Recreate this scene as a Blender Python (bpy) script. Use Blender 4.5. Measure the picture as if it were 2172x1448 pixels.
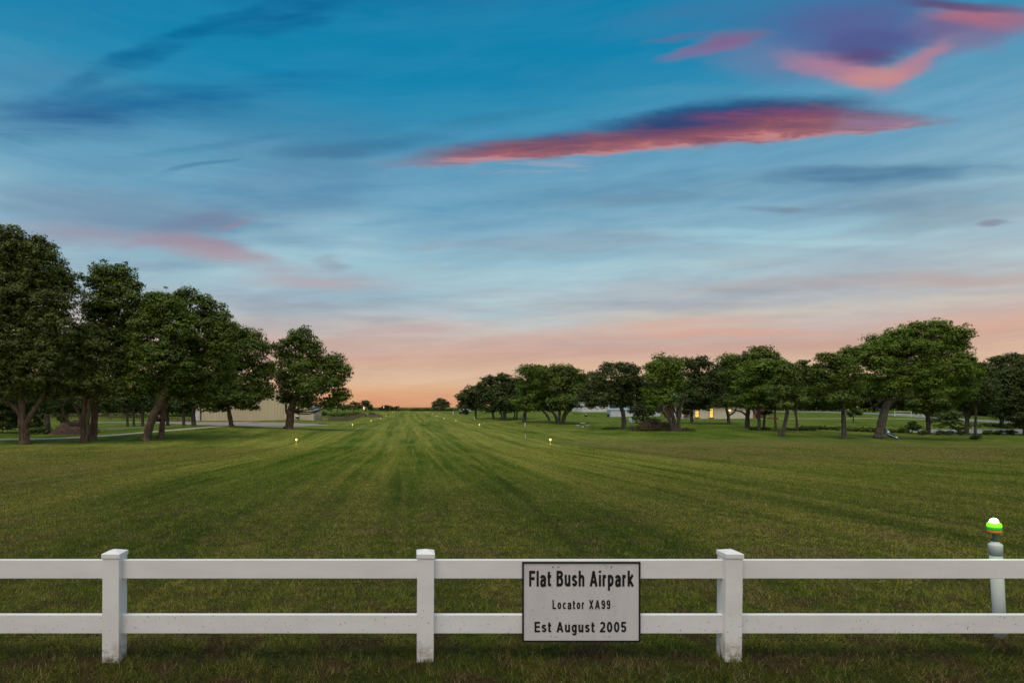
import bpy, math, random
import numpy as np
from mathutils import Vector, Matrix, noise as mnoise

for o in list(bpy.data.objects):
    bpy.data.objects.remove(o)
scene = bpy.context.scene
COL = scene.collection
R = math.radians

# ------------------------------------------------------------------ camera
F = 1206.0          # focal length in photo pixels (20 mm lens, 2172 px wide)
VX, VY = 866.5, 862.0
H0 = 2.0
cam = bpy.data.cameras.new("camera")
cam.sensor_width = 36.0
cam.lens = 36.0 * F / 2172.0
cam.shift_x = (1086 - VX) / 2172.0
cam.shift_y = (VY - 724) / 2172.0
cam.clip_start = 0.1
cam.clip_end = 9000
camo = bpy.data.objects.new("camera", cam)
camo.location = (0, 0, H0)
camo.rotation_euler = (R(90), 0, 0)
COL.objects.link(camo)
scene.camera = camo
scene.view_settings.view_transform = 'Standard'
scene.view_settings.look = 'None'
scene.view_settings.exposure = 0.0
scene.view_settings.gamma = 1.0
scene.view_settings.use_curve_mapping = False
scene.cycles.max_bounces = 4
scene.cycles.diffuse_bounces = 3
scene.cycles.use_adaptive_sampling = True
scene.cycles.adaptive_threshold = 0.02
scene.cycles.adaptive_min_samples = 12
scene.cycles.transparent_max_bounces = 8


def lin(c):
    return tuple((v / 255.0 / 12.92) if v <= 10 else (((v / 255.0) + 0.055) / 1.055) ** 2.4 for v in c) + (1.0,)


# ------------------------------------------------------------------ node helper
class NT:
    def __init__(s, tree):
        s.t = tree
        s.n = tree.nodes
        s.l = tree.links

    def node(s, typ, **kw):
        nd = s.n.new(typ)
        for k, v in kw.items():
            setattr(nd, k, v)
        return nd

    def put(s, sock, v):
        if v is None:
            return
        if isinstance(v, bpy.types.NodeSocket):
            s.l.new(v, sock)
        else:
            if sock.type == 'RGBA' and len(v) == 3:
                v = tuple(v) + (1.0,)
            sock.default_value = v

    def m(s, op, a, b=None, c=None, clamp=False):
        nd = s.node('ShaderNodeMath', operation=op, use_clamp=clamp)
        s.put(nd.inputs[0], a); s.put(nd.inputs[1], b); s.put(nd.inputs[2], c)
        return nd.outputs[0]

    def v(s, op, a, b=None, scale=None):
        nd = s.node('ShaderNodeVectorMath', operation=op)
        s.put(nd.inputs[0], a); s.put(nd.inputs[1], b)
        if scale is not None:
            s.put(nd.inputs['Scale'], scale)
        return nd.outputs['Value' if op in ('LENGTH', 'DOT_PRODUCT') else 'Vector']

    def comb(s, x, y, z=0.0):
        nd = s.node('ShaderNodeCombineXYZ')
        s.put(nd.inputs[0], x); s.put(nd.inputs[1], y); s.put(nd.inputs[2], z)
        return nd.outputs[0]

    def sep(s, v):
        nd = s.node('ShaderNodeSeparateXYZ')
        s.put(nd.inputs[0], v)
        return nd.outputs[0], nd.outputs[1], nd.outputs[2]

    def mix(s, f, a, b, mode='MIX'):
        nd = s.node('ShaderNodeMix', data_type='RGBA', blend_type=mode)
        s.put(nd.inputs[0], f); s.put(nd.inputs[6], a); s.put(nd.inputs[7], b)
        return nd.outputs[2]

    def noise(s, vec, scale=1.0, detail=4.0, rough=0.55, out='Fac', dist=0.0, dim='3D'):
        nd = s.node('ShaderNodeTexNoise', noise_dimensions=dim)
        s.put(nd.inputs['Vector'], vec)
        nd.inputs['Scale'].default_value = scale
        nd.inputs['Detail'].default_value = detail
        nd.inputs['Roughness'].default_value = rough
        nd.inputs['Distortion'].default_value = dist
        return nd.outputs[out]

    def rng(s, v, a, b, c=0.0, d=1.0, smooth=True):
        nd = s.node('ShaderNodeMapRange', interpolation_type='SMOOTHSTEP' if smooth else 'LINEAR')
        s.put(nd.inputs[0], v); s.put(nd.inputs[1], a); s.put(nd.inputs[2], b)
        s.put(nd.inputs[3], c); s.put(nd.inputs[4], d)
        return nd.outputs[0]

    def ramp(s, f, stops, interp='LINEAR'):
        nd = s.node('ShaderNodeValToRGB')
        cr = nd.color_ramp
        cr.interpolation = interp
        cr.elements[0].position, cr.elements[0].color = stops[0]
        cr.elements[1].position, cr.elements[1].color = stops[-1]
        for p, c in stops[1:-1]:
            e = cr.elements.new(p)
            e.color = c
        s.put(nd.inputs[0], f)
        return nd.outputs[0]


# ------------------------------------------------------------------ sky (world)
world = bpy.data.worlds.new("World")
scene.world = world
world.use_nodes = True
w = NT(world.node_tree)
bg = world.node_tree.nodes['Background']
gen = w.node('ShaderNodeTexCoord').outputs['Generated']
D = w.v('NORMALIZE', gen)
dx, dy, dz = w.sep(D)
yy = w.m('MAXIMUM', dy, 0.06)
U = w.m('DIVIDE', dx, yy)
V = w.m('DIVIDE', dz, yy)
front = w.m('MULTIPLY', w.rng(dy, 0.22, 0.42), w.rng(dz, 0.64, 0.585))
fronts = {}
# cloud-sheet coordinates (a flat layer overhead, so streaks flatten towards the horizon)
zc = w.m('ADD', w.m('MAXIMUM', dz, 0.0), 0.10)
PXs = w.m('DIVIDE', dx, zc)
PYs = w.m('DIVIDE', dy, zc)
sheet = w.comb(PXs, PYs, 0.0)
UV = w.comb(U, V, 0.0)
# slow warp
wn = w.noise(w.comb(w.m('MULTIPLY', U, 2.2), w.m('MULTIPLY', V, 9.0), 0.3), 1.0, 4.0, 0.62, out='Color', dim='2D')
wv = w.v('MULTIPLY', w.v('SUBTRACT', wn, (0.5, 0.5, 0.5)), (0.20, 0.045, 0.0))
UVW = w.v('ADD', UV, wv)
# base gradient on elevation
st = w.noise(w.comb(w.m('MULTIPLY', dx, 1.6), w.m('MULTIPLY', dy, 1.6), w.m('MULTIPLY', dz, 16.0)), 1.0, 5.0, 0.55)
el = w.m('ADD', dz, w.m('MULTIPLY', w.m('SUBTRACT', st, 0.5), w.m('MULTIPLY', w.m('MINIMUM', w.m('ADD', dz, 0.03), 0.3), 0.42)))
stops = [(0.0, (222, 150, 106)), (0.024, (225, 166, 120)), (0.046, (224, 184, 146)), (0.066, (220, 182, 152)),
         (0.092, (209, 168, 150)), (0.115, (204, 178, 166)), (0.135, (198, 190, 184)), (0.160, (180, 188, 193)), (0.20, (163, 188, 199)),
         (0.245, (150, 192, 207)), (0.295, (127, 174, 198)), (0.345, (100, 160, 190)), (0.395, (84, 153, 187)), (0.45, (40, 139, 179)),
         (0.50, (0, 131, 174)), (0.55, (0, 128, 172)), (0.60, (0, 112, 160)), (0.68, (60, 130, 175)), (0.80, (165, 190, 215)), (1.0, (190, 205, 225))]  # pale zenith stops lie out of view, added to brighten the scene
sky = w.ramp(el, [(p, lin(c)) for p, c in stops])


UVW = w.v('ADD', UVW, (0.0, 0.0, 1.0))


def blob(cx, cy, rx, ry, ang, uv=None, a=1.0, b=0.0):
    u0, v0 = (cx - VX) / F, (VY - cy) / F
    ca, sa = math.cos(R(ang)), math.sin(R(ang))
    rx /= F; ry /= F
    src = uv if uv is not None else UVW      # third component is 1, so one dot product does shift, turn and scale
    p = w.v('DOT_PRODUCT', src, (ca / rx, sa / rx, -(u0 * ca + v0 * sa) / rx))
    q = w.v('DOT_PRODUCT', src, (-sa / ry, ca / ry, (u0 * sa - v0 * ca) / ry))
    r2 = w.m('MULTIPLY_ADD', q, q, w.m('MULTIPLY', p, p))
    mk = w.rng(r2, a * 1.35, b - 0.15 if b == 0 else b)
    return (w.m('MULTIPLY', mk, mk) if b == 0 else mk), None


def paint(col, mask, c, k=1.0, tex=None):
    mk = w.m('MULTIPLY', mask, fronts[k]) if k in fronts else w.m('MULTIPLY', mask, fronts.setdefault(k, w.m('MULTIPLY', front, k)))
    if tex is not None:
        mk = w.m('MULTIPLY', mk, tex)
    return w.mix(mk, col, lin(c) if not isinstance(c, bpy.types.NodeSocket) else c)


# fine streak textures
rotuv = w.node('ShaderNodeMapping')
w.put(rotuv.inputs['Vector'], UV)
rotuv.inputs['Rotation'].default_value = (0, 0, R(-6))
rotuv.inputs['Scale'].default_value = (2.0, 15.0, 1)
strk = w.noise(rotuv.outputs[0], 1.0, 4.0, 0.6, dist=0.25, dim='2D')
strk2 = w.rng(strk, 0.36, 0.66)
strkF = w.noise(w.v('MULTIPLY', rotuv.outputs[0], (2.6, 3.2, 1.0)), 1.0, 4.0, 0.65, dist=0.4, dim='2D')
# general slate veils from the sheet
shn = w.noise(w.v('MULTIPLY', sheet, (0.55, 1.25, 1.0)), 1.0, 4.0, 0.55, dist=0.3, dim='2D')
veil = w.rng(shn, 0.50, 0.72)
veilband = w.m('MULTIPLY', w.rng(dz, 0.14, 0.22), w.rng(dz, 0.60, 0.48))
sky = w.mix(w.m('MULTIPLY', w.m('MULTIPLY', veil, veilband), 0.34), sky, lin((72, 112, 152)))
shn2 = w.noise(w.v('MULTIPLY', sheet, (0.8, 1.9, 1.0)), 1.0, 4.0, 0.5, dim='2D')
lband = w.m('MULTIPLY', w.rng(dz, 0.10, 0.17), w.rng(dz, 0.36, 0.26))
sky = w.mix(w.m('MULTIPLY', w.m('MULTIPLY', w.rng(shn2, 0.50, 0.70), lband), 0.45), sky, lin((176, 212, 219)))
sky = w.mix(w.m('MULTIPLY', w.m('MULTIPLY', w.rng(shn2, 0.50, 0.30), lband), 0.36), sky, lin((134, 142, 158)))
fs1 = w.noise(w.comb(w.m('MULTIPLY', w.m('ADD', dx, w.m('MULTIPLY', dz, -1.2)), 5.0), w.m('MULTIPLY', dz, 34.0), w.m('MULTIPLY', dy, 3.0)), 1.0, 4.0, 0.62, dist=0.3)
sky = w.mix(w.rng(fs1, 0.30, 0.70, 0.0, 1.0), w.mix(w.rng(dz, 0.36, 0.5, 0.12, 0.05), sky, lin((96, 110, 140))), w.mix(w.rng(dz, 0.30, 0.45, 0.08, 0.02), sky, lin((225, 232, 236))))
# unseen sky behind the camera, brightened as added fill for camera-facing sides
rear_fill = w.m('MULTIPLY', w.rng(dy, 0.0, -0.6), w.rng(dz, 0.0, 0.25))
sky = w.mix(w.m('MULTIPLY', rear_fill, 0.70), sky, (0.88, 0.87, 0.88, 1.0))
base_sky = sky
# cloud streaks in the western sky, each at its own bearing and height
F1 = [
    # cx, cy, rx, ry, ang, colour, strength, textured
    (250, 235, 520, 62, 6, (18, 88, 142), 0.80, 0), (60, 260, 240, 45, 6, (35, 86, 140), 0.7, 0),
    (420, 75, 420, 34, 23, (2, 92, 142), 0.85, 0), (640, 25, 220, 36, 20, (0, 82, 136), 0.75, 0), (560, 190, 300, 32, 8, (20, 100, 150), 0.5, 0),
    (760, 310, 230, 26, 3, (58, 112, 150), 0.75, 0), (980, 270, 220, 30, 14, (50, 118, 156), 0.5, 0),
    (420, 352, 95, 10, 18, (62, 118, 155), 0.75, 0), (470, 300, 260, 12, 8, (58, 124, 162), 0.5, 0), (240, 345, 260, 30, -4, (100, 148, 178), 0.5, 0),
    (200, 440, 420, 70, -4, (116, 142, 168), 0.75, 0), (430, 478, 170, 26, 6, (118, 128, 156), 0.75, 0),
    (100, 505, 260, 40, -3, (150, 150, 172), 0.7, 0), (280, 512, 300, 30, -5, (160, 148, 166), 0.75, 0),
    (500, 485, 60, 10, 14, (166, 124, 142), 0.55, 0),
    (450, 532, 230, 34, -9, (156, 132, 150), 0.85, 0), (580, 562, 300, 36, -7, (176, 160, 170), 0.75, 0), (640, 600, 260, 24, -3, (180, 168, 176), 0.6, 0),
    (650, 590, 180, 20, -5, (186, 162, 168), 0.6, 0), (722, 553, 60, 22, -2, (142, 128, 150), 0.9, 0), (760, 580, 70, 14, 4, (150, 158, 172), 0.6, 0),
    (330, 590, 420, 30, 0, (152, 184, 198), 0.5, 0),
    (930, 520, 70, 10, 4, (158, 158, 172), 0.55, 0), (600, 690, 300, 22, 2, (176, 172, 176), 0.6, 0),
    (850, 703, 190, 16, 3, (192, 160, 160), 0.75, 0), (700, 725, 260, 14, 2, (196, 156, 150), 0.6, 0),
    (1550, 392, 620, 42, 3, (84, 128, 158), 0.75, 0), (1900, 366, 420, 30, 2, (62, 110, 146), 0.75, 0), (1950, 430, 400, 40, 4, (98, 134, 160), 0.65, 0),
    (1350, 420, 260, 18, 2, (112, 142, 166), 0.55, 0), (1640, 444, 90, 13, 0, (110, 122, 148), 0.85, 0), (1980, 470, 280, 30, 8, (124, 144, 164), 0.6, 0),
    (1300, 500, 240, 26, 0, (146, 168, 184), 0.5, 0), (1500, 492, 330, 14, -1, (172, 210, 218), 0.55, 0), (1700, 518, 300, 12, -2, (176, 212, 220), 0.55, 0),
    (1450, 540, 260, 22, 2, (162, 172, 180), 0.5, 0), (1620, 555, 200, 14, 0, (162, 164, 168), 0.55, 0), (2130, 476, 70, 9, 4, (122, 118, 138), 0.7, 0),
    (1720, 598, 420, 20, 4, (180, 164, 160), 0.7, 0), (2050, 590, 260, 24, 4, (188, 164, 156), 0.75, 0), (1900, 645, 420, 18, 3, (220, 208, 186), 0.75, 0),
    (1350, 600, 190, 20, 2, (192, 194, 196), 0.55, 0), (1500, 668, 420, 15, 1, (212, 204, 184), 0.7, 0), 
    (1350, 692, 420, 22, 2, (214, 172, 152), 0.8, 0), (1500, 712, 330, 14, 0, (222, 164, 142), 0.7, 0), (1060, 722, 300, 16, 3, (210, 162, 146), 0.65, 0),
    (2090, 690, 240, 40, 4, (226, 174, 148), 0.75, 0), (880, 770, 330, 16, 0, (214, 172, 142), 0.4, 0), (1250, 765, 300, 12, 0, (226, 178, 142), 0.5, 0),
    (1500, 30, 260, 60, 10, (66, 118, 164), 0.75, 0), (1250, 160, 330, 50, 4, (60, 138, 176), 0.5, 0), (1400, 200, 260, 20, 3, (84, 150, 182), 0.5, 0),
]
for cx, cy, rx, ry, an, c, k, t in F1:
    mk, _ = blob(cx, cy, rx, ry, an)
    sky = paint(sky, mk, c, k * 0.9, w.rng(strk, 0.32, 0.62, 0.30, 1.0))
# upper right cloud: violet veil over a salmon lower edge
mk, _ = blob(1790, 60, 300, 115, 6)
sky = paint(sky, mk, (88, 96, 150), 0.95)
mk, _ = blob(1640, 130, 190, 60, -14)
sky = paint(sky, mk, (104, 128, 168), 0.7)
mk, _ = blob(2060, 60, 210, 60, 8)
sky = paint(sky, mk, (118, 96, 142), 0.9)
mk, _ = blob(2010, 110, 230, 42, 20)
sky = paint(sky, mk, (128, 124, 160), 0.6)
mk, _ = blob(2120, 40, 210, 36, -6)
sky = paint(sky, mk, (180, 108, 124), 0.85, w.rng(strk, 0.25, 0.55, 0.5, 1.0))
mk, _ = blob(2010, 8, 190, 16, -3)
sky = paint(sky, mk, (96, 64, 108), 0.8)
mk, _ = blob(1780, 152, 165, 40, -15)
sky = paint(sky, mk, (180, 124, 146), 0.9)
mk, _ = blob(1925, 148, 140, 34, 30)
sky = paint(sky, mk, (186, 128, 144), 0.9, w.rng(strk, 0.25, 0.55, 0.55, 1.0))
mk, _ = blob(1848, 168, 110, 34, 4)
sky = paint(sky, mk, (204, 142, 138), 0.85, w.rng(strk, 0.22, 0.5, 0.6, 1.0))
mk, _ = blob(1815, 122, 105, 30, -4)
sky = paint(sky, mk, (92, 72, 120), 0.9)
mk, _ = blob(1830, 90, 150, 36, 4)
sky = paint(sky, mk, (80, 84, 140), 0.7)
mk, _ = blob(1535, 92, 85, 22, 16)
sky = paint(sky, mk, (138, 92, 132), 0.8, w.rng(strk, 0.25, 0.5, 0.5, 1.0))
mk, _ = blob(1500, 112, 110, 13, 10)
sky = paint(sky, mk, (128, 110, 154), 0.7)
mk, _ = blob(1450, 85, 100, 9, 8)
sky = paint(sky, mk, (98, 104, 152), 0.6)
# long central cloud: navy above, crimson body, thin salmon lower edge
wv2 = w.v('MULTIPLY', w.v('SUBTRACT', w.noise(w.comb(w.m('MULTIPLY', U, 5.0), w.m('MULTIPLY', V, 20.0), 3.3), 1.0, 5.0, 0.64, out='Color', dim='2D'), (0.5, 0.5, 0.5)), (0.10, 0.026, 0.0))
UVC = w.v('ADD', w.v('ADD', UV, wv2), (0.0, 0.0, 1.0))
dpx = w.m('ADD', w.v('DOT_PRODUCT', UVC, (-0.082 * F, F, -(VY - 343) + 0.082 * (1100 - VX))), 0.0)
mk, _ = blob(1480, 262, 330, 44, 5, UVC)
sky = paint(sky, mk, (22, 82, 130), 0.9)
m1, _ = blob(1560, 272, 330, 66, 6, UVC, 1.0, 0.25)
m2, _ = blob(1230, 312, 400, 36, 4.5, UVC, 1.0, 0.1)
m3, _ = blob(1760, 262, 260, 38, 0, UVC, 1.0, 0.1)
body = w.m('MAXIMUM', w.m('MAXIMUM', m1, m2), w.m('MULTIPLY', m3, 0.85))
body = w.m('MULTIPLY', body, w.rng(dpx, -4.0, 9.0))
hh_ = w.m('ADD', dpx, w.m('MULTIPLY', w.m('SUBTRACT', strkF, 0.5), 95.0))
ccol = w.ramp(w.rng(hh_, -20.0, 110.0, 0, 1, False), [(0.0, lin((190, 140, 156))), (0.13, lin((200, 122, 116))), (0.22, lin((162, 90, 98))), (0.38, lin((132, 76, 92))), (0.54, lin((108, 68, 102))), (0.66, lin((56, 66, 112))), (0.85, lin((26, 68, 118))), (1.0, lin((24, 84, 132)))])
sky = paint(sky, body, ccol, 0.90)
mk, _ = blob(1650, 244, 230, 20, 1, UVC)
sky = paint(sky, mk, (140, 76, 112), 0.85, w.rng(strkF, 0.38, 0.60, 0.0, 1.0))
mk, _ = blob(1870, 262, 140, 17, 4, UVC)
sky = paint(sky, mk, (142, 120, 154), 0.65)
mk, _ = blob(1120, 355, 210, 18, 4, UVC)
sky = paint(sky, mk, (160, 164, 184), 0.7, w.rng(strkF, 0.40, 0.62, 0.0, 1.0))
w.put(bg.inputs['Color'], sky)
bg2 = w.node('ShaderNodeBackground')
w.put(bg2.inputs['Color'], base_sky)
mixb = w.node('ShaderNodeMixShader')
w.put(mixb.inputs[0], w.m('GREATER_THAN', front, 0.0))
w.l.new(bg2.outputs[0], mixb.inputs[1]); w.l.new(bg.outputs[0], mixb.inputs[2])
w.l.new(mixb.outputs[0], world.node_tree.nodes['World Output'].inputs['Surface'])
world.cycles.sampling_method = 'MANUAL'
world.cycles.sample_map_resolution = 256

# soft fill lamp added high behind the camera, where no sun stands
sun = bpy.data.lights.new("sun", 'SUN')
sun.energy = 1.9
sun.angle = R(36)
sun.color = (1.0, 0.87, 0.70)
fill_lampo = bpy.data.objects.new("sun", sun)
fill_lampo.rotation_euler = (R(24), 0, R(-38))
COL.objects.link(fill_lampo)


# ------------------------------------------------------------------ helpers
def tag(o, label=None, cat=None, group=None, kind=None):
    if label: o['label'] = label
    if cat: o['category'] = cat
    if group: o['group'] = group
    if kind: o['kind'] = kind
    return o


def empty(name, loc, label, cat, group=None):
    o = bpy.data.objects.new(name, None)
    o.location = loc
    o.empty_display_size = 0.2
    COL.objects.link(o)
    return tag(o, label, cat, group)


def wx(px, Y): return (px - VX) * Y / F
def wz(py, Y): return H0 - (py - VY) * Y / F


def npmesh(name, verts, faces, mat, parent=None, attrs=None, smooth=False, n=4):
    """verts (N,3), faces (M,n) numpy"""
    me = bpy.data.meshes.new(name)
    verts = np.asarray(verts, dtype=np.float32); faces = np.asarray(faces, dtype=np.int32)
    me.vertices.add(len(verts)); me.vertices.foreach_set('co', verts.ravel())
    M = len(faces)
    me.loops.add(M * n); me.loops.foreach_set('vertex_index', faces.ravel())
    me.polygons.add(M)
    me.polygons.foreach_set('loop_start', np.arange(0, M * n, n, dtype=np.int32))
    me.polygons.foreach_set('loop_total', np.full(M, n, dtype=np.int32))
    if smooth:
        me.polygons.foreach_set('use_smooth', np.ones(M, dtype=bool))
    if attrs:
        for k, a in attrs.items():
            at = me.attributes.new(k, 'FLOAT', 'POINT')
            at.data.foreach_set('value', np.asarray(a, dtype=np.float32))
    me.update(calc_edges=True)
    me.materials.append(mat)
    o = bpy.data.objects.new(name, me)
    COL.objects.link(o)
    if parent: o.parent = parent
    return o


class MB:
    def __init__(s):
        s.v = []; s.f = []

    def add(s, vs, fs):
        k = len(s.v)
        s.v += [tuple(v) for v in vs]
        s.f += [tuple(i + k for i in f) for f in fs]
        return s

    def box(s, c, d, rot=None):
        x, y, z = d[0] / 2, d[1] / 2, d[2] / 2
        vs = [Vector(p) for p in [(-x, -y, -z), (x, -y, -z), (x, y, -z), (-x, y, -z), (-x, -y, z), (x, -y, z), (x, y, z), (-x, y, z)]]
        if rot: vs = [rot @ v for v in vs]
        vs = [v + Vector(c) for v in vs]
        return s.add(vs, [(0, 3, 2, 1), (4, 5, 6, 7), (0, 1, 5, 4), (1, 2, 6, 5), (2, 3, 7, 6), (3, 0, 4, 7)])

    def span(s, a, b):
        return s.box([(a[i] + b[i]) / 2 for i in range(3)], [abs(b[i] - a[i]) for i in range(3)])

    def lathe(s, prof, c=(0, 0, 0), n=20, axis='Z', cap=True):
        vs = []
        for r, z in prof:
            for i in range(n):
                a = 2 * math.pi * i / n
                if axis == 'Z': p = (c[0] + r * math.cos(a), c[1] + r * math.sin(a), c[2] + z)
                elif axis == 'X': p = (c[0] + z, c[1] + r * math.cos(a), c[2] + r * math.sin(a))
                else: p = (c[0] + r * math.cos(a), c[1] + z, c[2] + r * math.sin(a))
                vs.append(p)
        fs = []
        for j in range(len(prof) - 1):
            for i in range(n):
                k = (i + 1) % n
                fs.append((j * n + i, j * n + k, (j + 1) * n + k, (j + 1) * n + i))
        if cap:
            fs.append(tuple(range(n - 1, -1, -1)))
            fs.append(tuple((len(prof) - 1) * n + i for i in range(n)))
        return s.add(vs, fs)

    def tube(s, pts, rad, n=7, jit=0.0):
        pts = [Vector(p) for p in pts]
        m = len(pts)
        base = len(s.v)
        up = Vector((0.13, 0.97, 0.2)).normalized()
        for i, p in enumerate(pts):
            t = (pts[min(i + 1, m - 1)] - pts[max(i - 1, 0)])
            if t.length < 1e-6: t = Vector((0, 0, 1))
            t.normalize()
            a = t.cross(up)
            if a.length < 1e-3: a = t.cross(Vector((1, 0, 0)))
            a.normalize(); b = t.cross(a)
            for k in range(n):
                an = 2 * math.pi * k / n
                rr = rad[i] * (1 + jit * mnoise.noise(Vector((k * 1.3 + p.x, p.z * 1.5, i * 0.4 + p.y))))
                s.v.append(tuple(p + (a * math.cos(an) + b * math.sin(an)) * rr))
        for i in range(m - 1):
            for k in range(n):
                q = (k + 1) % n
                s.f.append((base + i * n + k, base + i * n + q, base + (i + 1) * n + q, base + (i + 1) * n + k))
        s.f.append(tuple(base + k for k in range(n - 1, -1, -1)))
        s.f.append(tuple(base + (m - 1) * n + k for k in range(n)))
        return s

    def build(s, name, mat, parent=None, smooth=False, bevel=0.0, loc=None):
        me = bpy.data.meshes.new(name)
        me.from_pydata(s.v, [], s.f)
        me.materials.append(mat)
        if smooth:
            me.polygons.foreach_set('use_smooth', [True] * len(me.polygons))
        o = bpy.data.objects.new(name, me)
        COL.objects.link(o)
        if parent: o.parent = parent
        if loc: o.location = loc
        if bevel:
            b = o.modifiers.new('bevel', 'BEVEL'); b.width = bevel; b.segments = 2; b.limit_method = 'ANGLE'; b.angle_limit = R(50)
        return o


def mat(name, col, rough=0.6, fn=None, spec=0.3, metal=0.0):
    m = bpy.data.materials.new(name)
    m.use_nodes = True
    t = NT(m.node_tree)
    p = m.node_tree.nodes['Principled BSDF']
    p.inputs['Base Color'].default_value = tuple(col)[:3] + (1.0,)
    p.inputs['Roughness'].default_value = rough
    p.inputs['Specular IOR Level'].default_value = spec
    p.inputs['Metallic'].default_value = metal
    if fn: fn(t, p)
    return m


def varied(c1, c2, scale, rough=0.7, bump=0.0, stretch=(1, 1, 1), spec=0.2, detail=5):
    def fn(t, p):
        g = t.node('ShaderNodeTexCoord').outputs['Object']
        v = t.v('MULTIPLY', g, stretch)
        n = t.noise(v, scale, detail, 0.6)
        t.put(p.inputs['Base Color'], t.mix(t.rng(n, 0.35, 0.65), c1, c2))
        if bump:
            b = t.node('ShaderNodeBump'); b.inputs['Strength'].default_value = 0.6; b.inputs['Distance'].default_value = bump
            t.put(b.inputs['Height'], n)
            t.l.new(b.outputs[0], p.inputs['Normal'])
    return mat('varied', c1, rough, fn, spec)


def emit(name, col, s):
    m = bpy.data.materials.new(name); m.use_nodes = True
    p = m.node_tree.nodes['Principled BSDF']
    p.inputs['Base Color'].default_value = tuple(col)[:3] + (1.0,)
    p.inputs['Emission Color'].default_value = tuple(col) + (1.0,)
    p.inputs['Emission Strength'].default_value = s
    return m


# ------------------------------------------------------------------ turf colour (shared by the ground and the blades)
def turf_group():
    g = bpy.data.node_groups.new('turf', 'ShaderNodeTree')
    g.interface.new_socket('Color', in_out='OUTPUT', socket_type='NodeSocketColor')
    g.interface.new_socket('Straw', in_out='OUTPUT', socket_type='NodeSocketFloat')
    t = NT(g)
    out = g.nodes.new('NodeGroupOutput')
    pos = t.node('ShaderNodeNewGeometry').outputs['Position']
    x, y, z = t.sep(pos)
    # gentle waviness of the mower lines
    wob = t.m('MULTIPLY', t.m('SUBTRACT', t.noise(t.comb(t.m('MULTIPLY', x, 0.05), t.m('MULTIPLY', y, 0.018)), 1.0, 2.0), 0.5), 1.6)
    xs = t.m('ADD', x, wob)
    lane = t.noise(t.comb(t.m('MULTIPLY', xs, 0.62), t.m('MULTIPLY', y, 0.012), 1.7), 1.0, 2.0, 0.4)
    fine = t.noise(t.comb(t.m('MULTIPLY', xs, 2.3), t.m('MULTIPLY', y, 0.05), 5.1), 1.0, 3.0, 0.6)
    patch = t.noise(t.v('MULTIPLY', pos, (0.30, 0.16, 0.0)), 1.0, 5.0, 0.6)
    big = t.noise(t.v('MULTIPLY', pos, (0.035, 0.02, 0.0)), 1.0, 3.0, 0.5)
    tuft = t.noise(t.v('MULTIPLY', pos, (3.2, 3.2, 0.0)), 1.0, 4.0, 0.65)
    # mown lanes weigh most on the runway strip, patches elsewhere
    runw = t.m('MULTIPLY', t.rng(x, -20, -9), t.rng(x, 24, 13))
    runw = t.m('MULTIPLY', runw, t.rng(y, 6, 26, 0.55, 1.0))
    a = t.m('ADD', t.m('MULTIPLY', t.rng(lane, 0.40, 0.57), 0.58), t.m('MULTIPLY', t.rng(fine, 0.41, 0.60), 0.48))
    b = t.m('ADD', t.m('MULTIPLY', t.rng(patch, 0.36, 0.66), 0.65), t.m('MULTIPLY', t.rng(tuft, 0.35, 0.65), 0.35))
    mixn = t.node('ShaderNodeMix', data_type='FLOAT')
    t.put(mixn.inputs[0], t.m('MULTIPLY', runw, 0.85)); t.put(mixn.inputs[2], b); t.put(mixn.inputs[3], a)
    s = mixn.outputs[0]
    # dry zones: in front of the fence, right hand meadow
    near = t.rng(y, 18, 5)
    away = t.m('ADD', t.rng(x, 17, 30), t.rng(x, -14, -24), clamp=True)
    s = t.m('MULTIPLY', s, t.m('SUBTRACT', 1.0, t.m('MULTIPLY', t.m('MULTIPLY', away, t.rng(y, 45, 62)), 0.6)))  # side lawns lose straw, a darker green standing in for tree shade
    s = t.m('ADD', s, t.m('MULTIPLY', near, 0.10))
    s = t.m('ADD', s, t.m('MULTIPLY', t.m('SUBTRACT', big, 0.5), 0.9), clamp=True)
    meadow = t.m('MULTIPLY', t.m('MULTIPLY', t.rng(x, 13.6, 15.5), t.rng(y, 62, 50)), t.rng(y, 20, 34))
    edge = t.m('ADD', x, t.m('MULTIPLY', t.m('SUBTRACT', patch, 0.5), 1.2))
    mleft = t.m('MULTIPLY', t.m('MULTIPLY', t.rng(edge, -9.6, -10.6), t.rng(y, 52, 36)), t.m('MULTIPLY', t.rng(y, 9, 15), 0.75))
    meadow = t.m('MAXIMUM', meadow, mleft)
    lip = t.m('MULTIPLY', t.rng(t.m('ABSOLUTE', t.m('ADD', edge, 9.7)), 0.22, 0.02), t.rng(y, 52, 36))
    # old wheel track
    trk = t.m('ABSOLUTE', t.m('SUBTRACT', x, t.m('ADD', t.m('MULTIPLY', t.m('SQRT', y), 0.42), 1.25)))
    trk = t.m('MULTIPLY', t.m('MULTIPLY', t.rng(trk, 0.17, 0.03), t.rng(tuft, 0.3, 0.6, 0.4, 1.0)), t.m('MULTIPLY', t.rng(y, 7, 9), t.rng(y, 60, 30)))
    green = t.mix(t.rng(patch, 0.4, 0.6), (0.080, 0.136, 0.011, 1), (0.115, 0.178, 0.017, 1))
    straw = t.mix(t.rng(tuft, 0.4, 0.65), (0.285, 0.295, 0.046, 1), (0.360, 0.325, 0.075, 1))
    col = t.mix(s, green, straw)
    brown = t.m('MULTIPLY', t.rng(t.noise(t.v('MULTIPLY', pos, (0.9, 0.7, 0.0)), 1.0, 4.0, 0.6), 0.50, 0.66), t.rng(y, 18, 6))
    col = t.mix(t.m('MULTIPLY', brown, 0.55), col, (0.270, 0.185, 0.090, 1))
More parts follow.
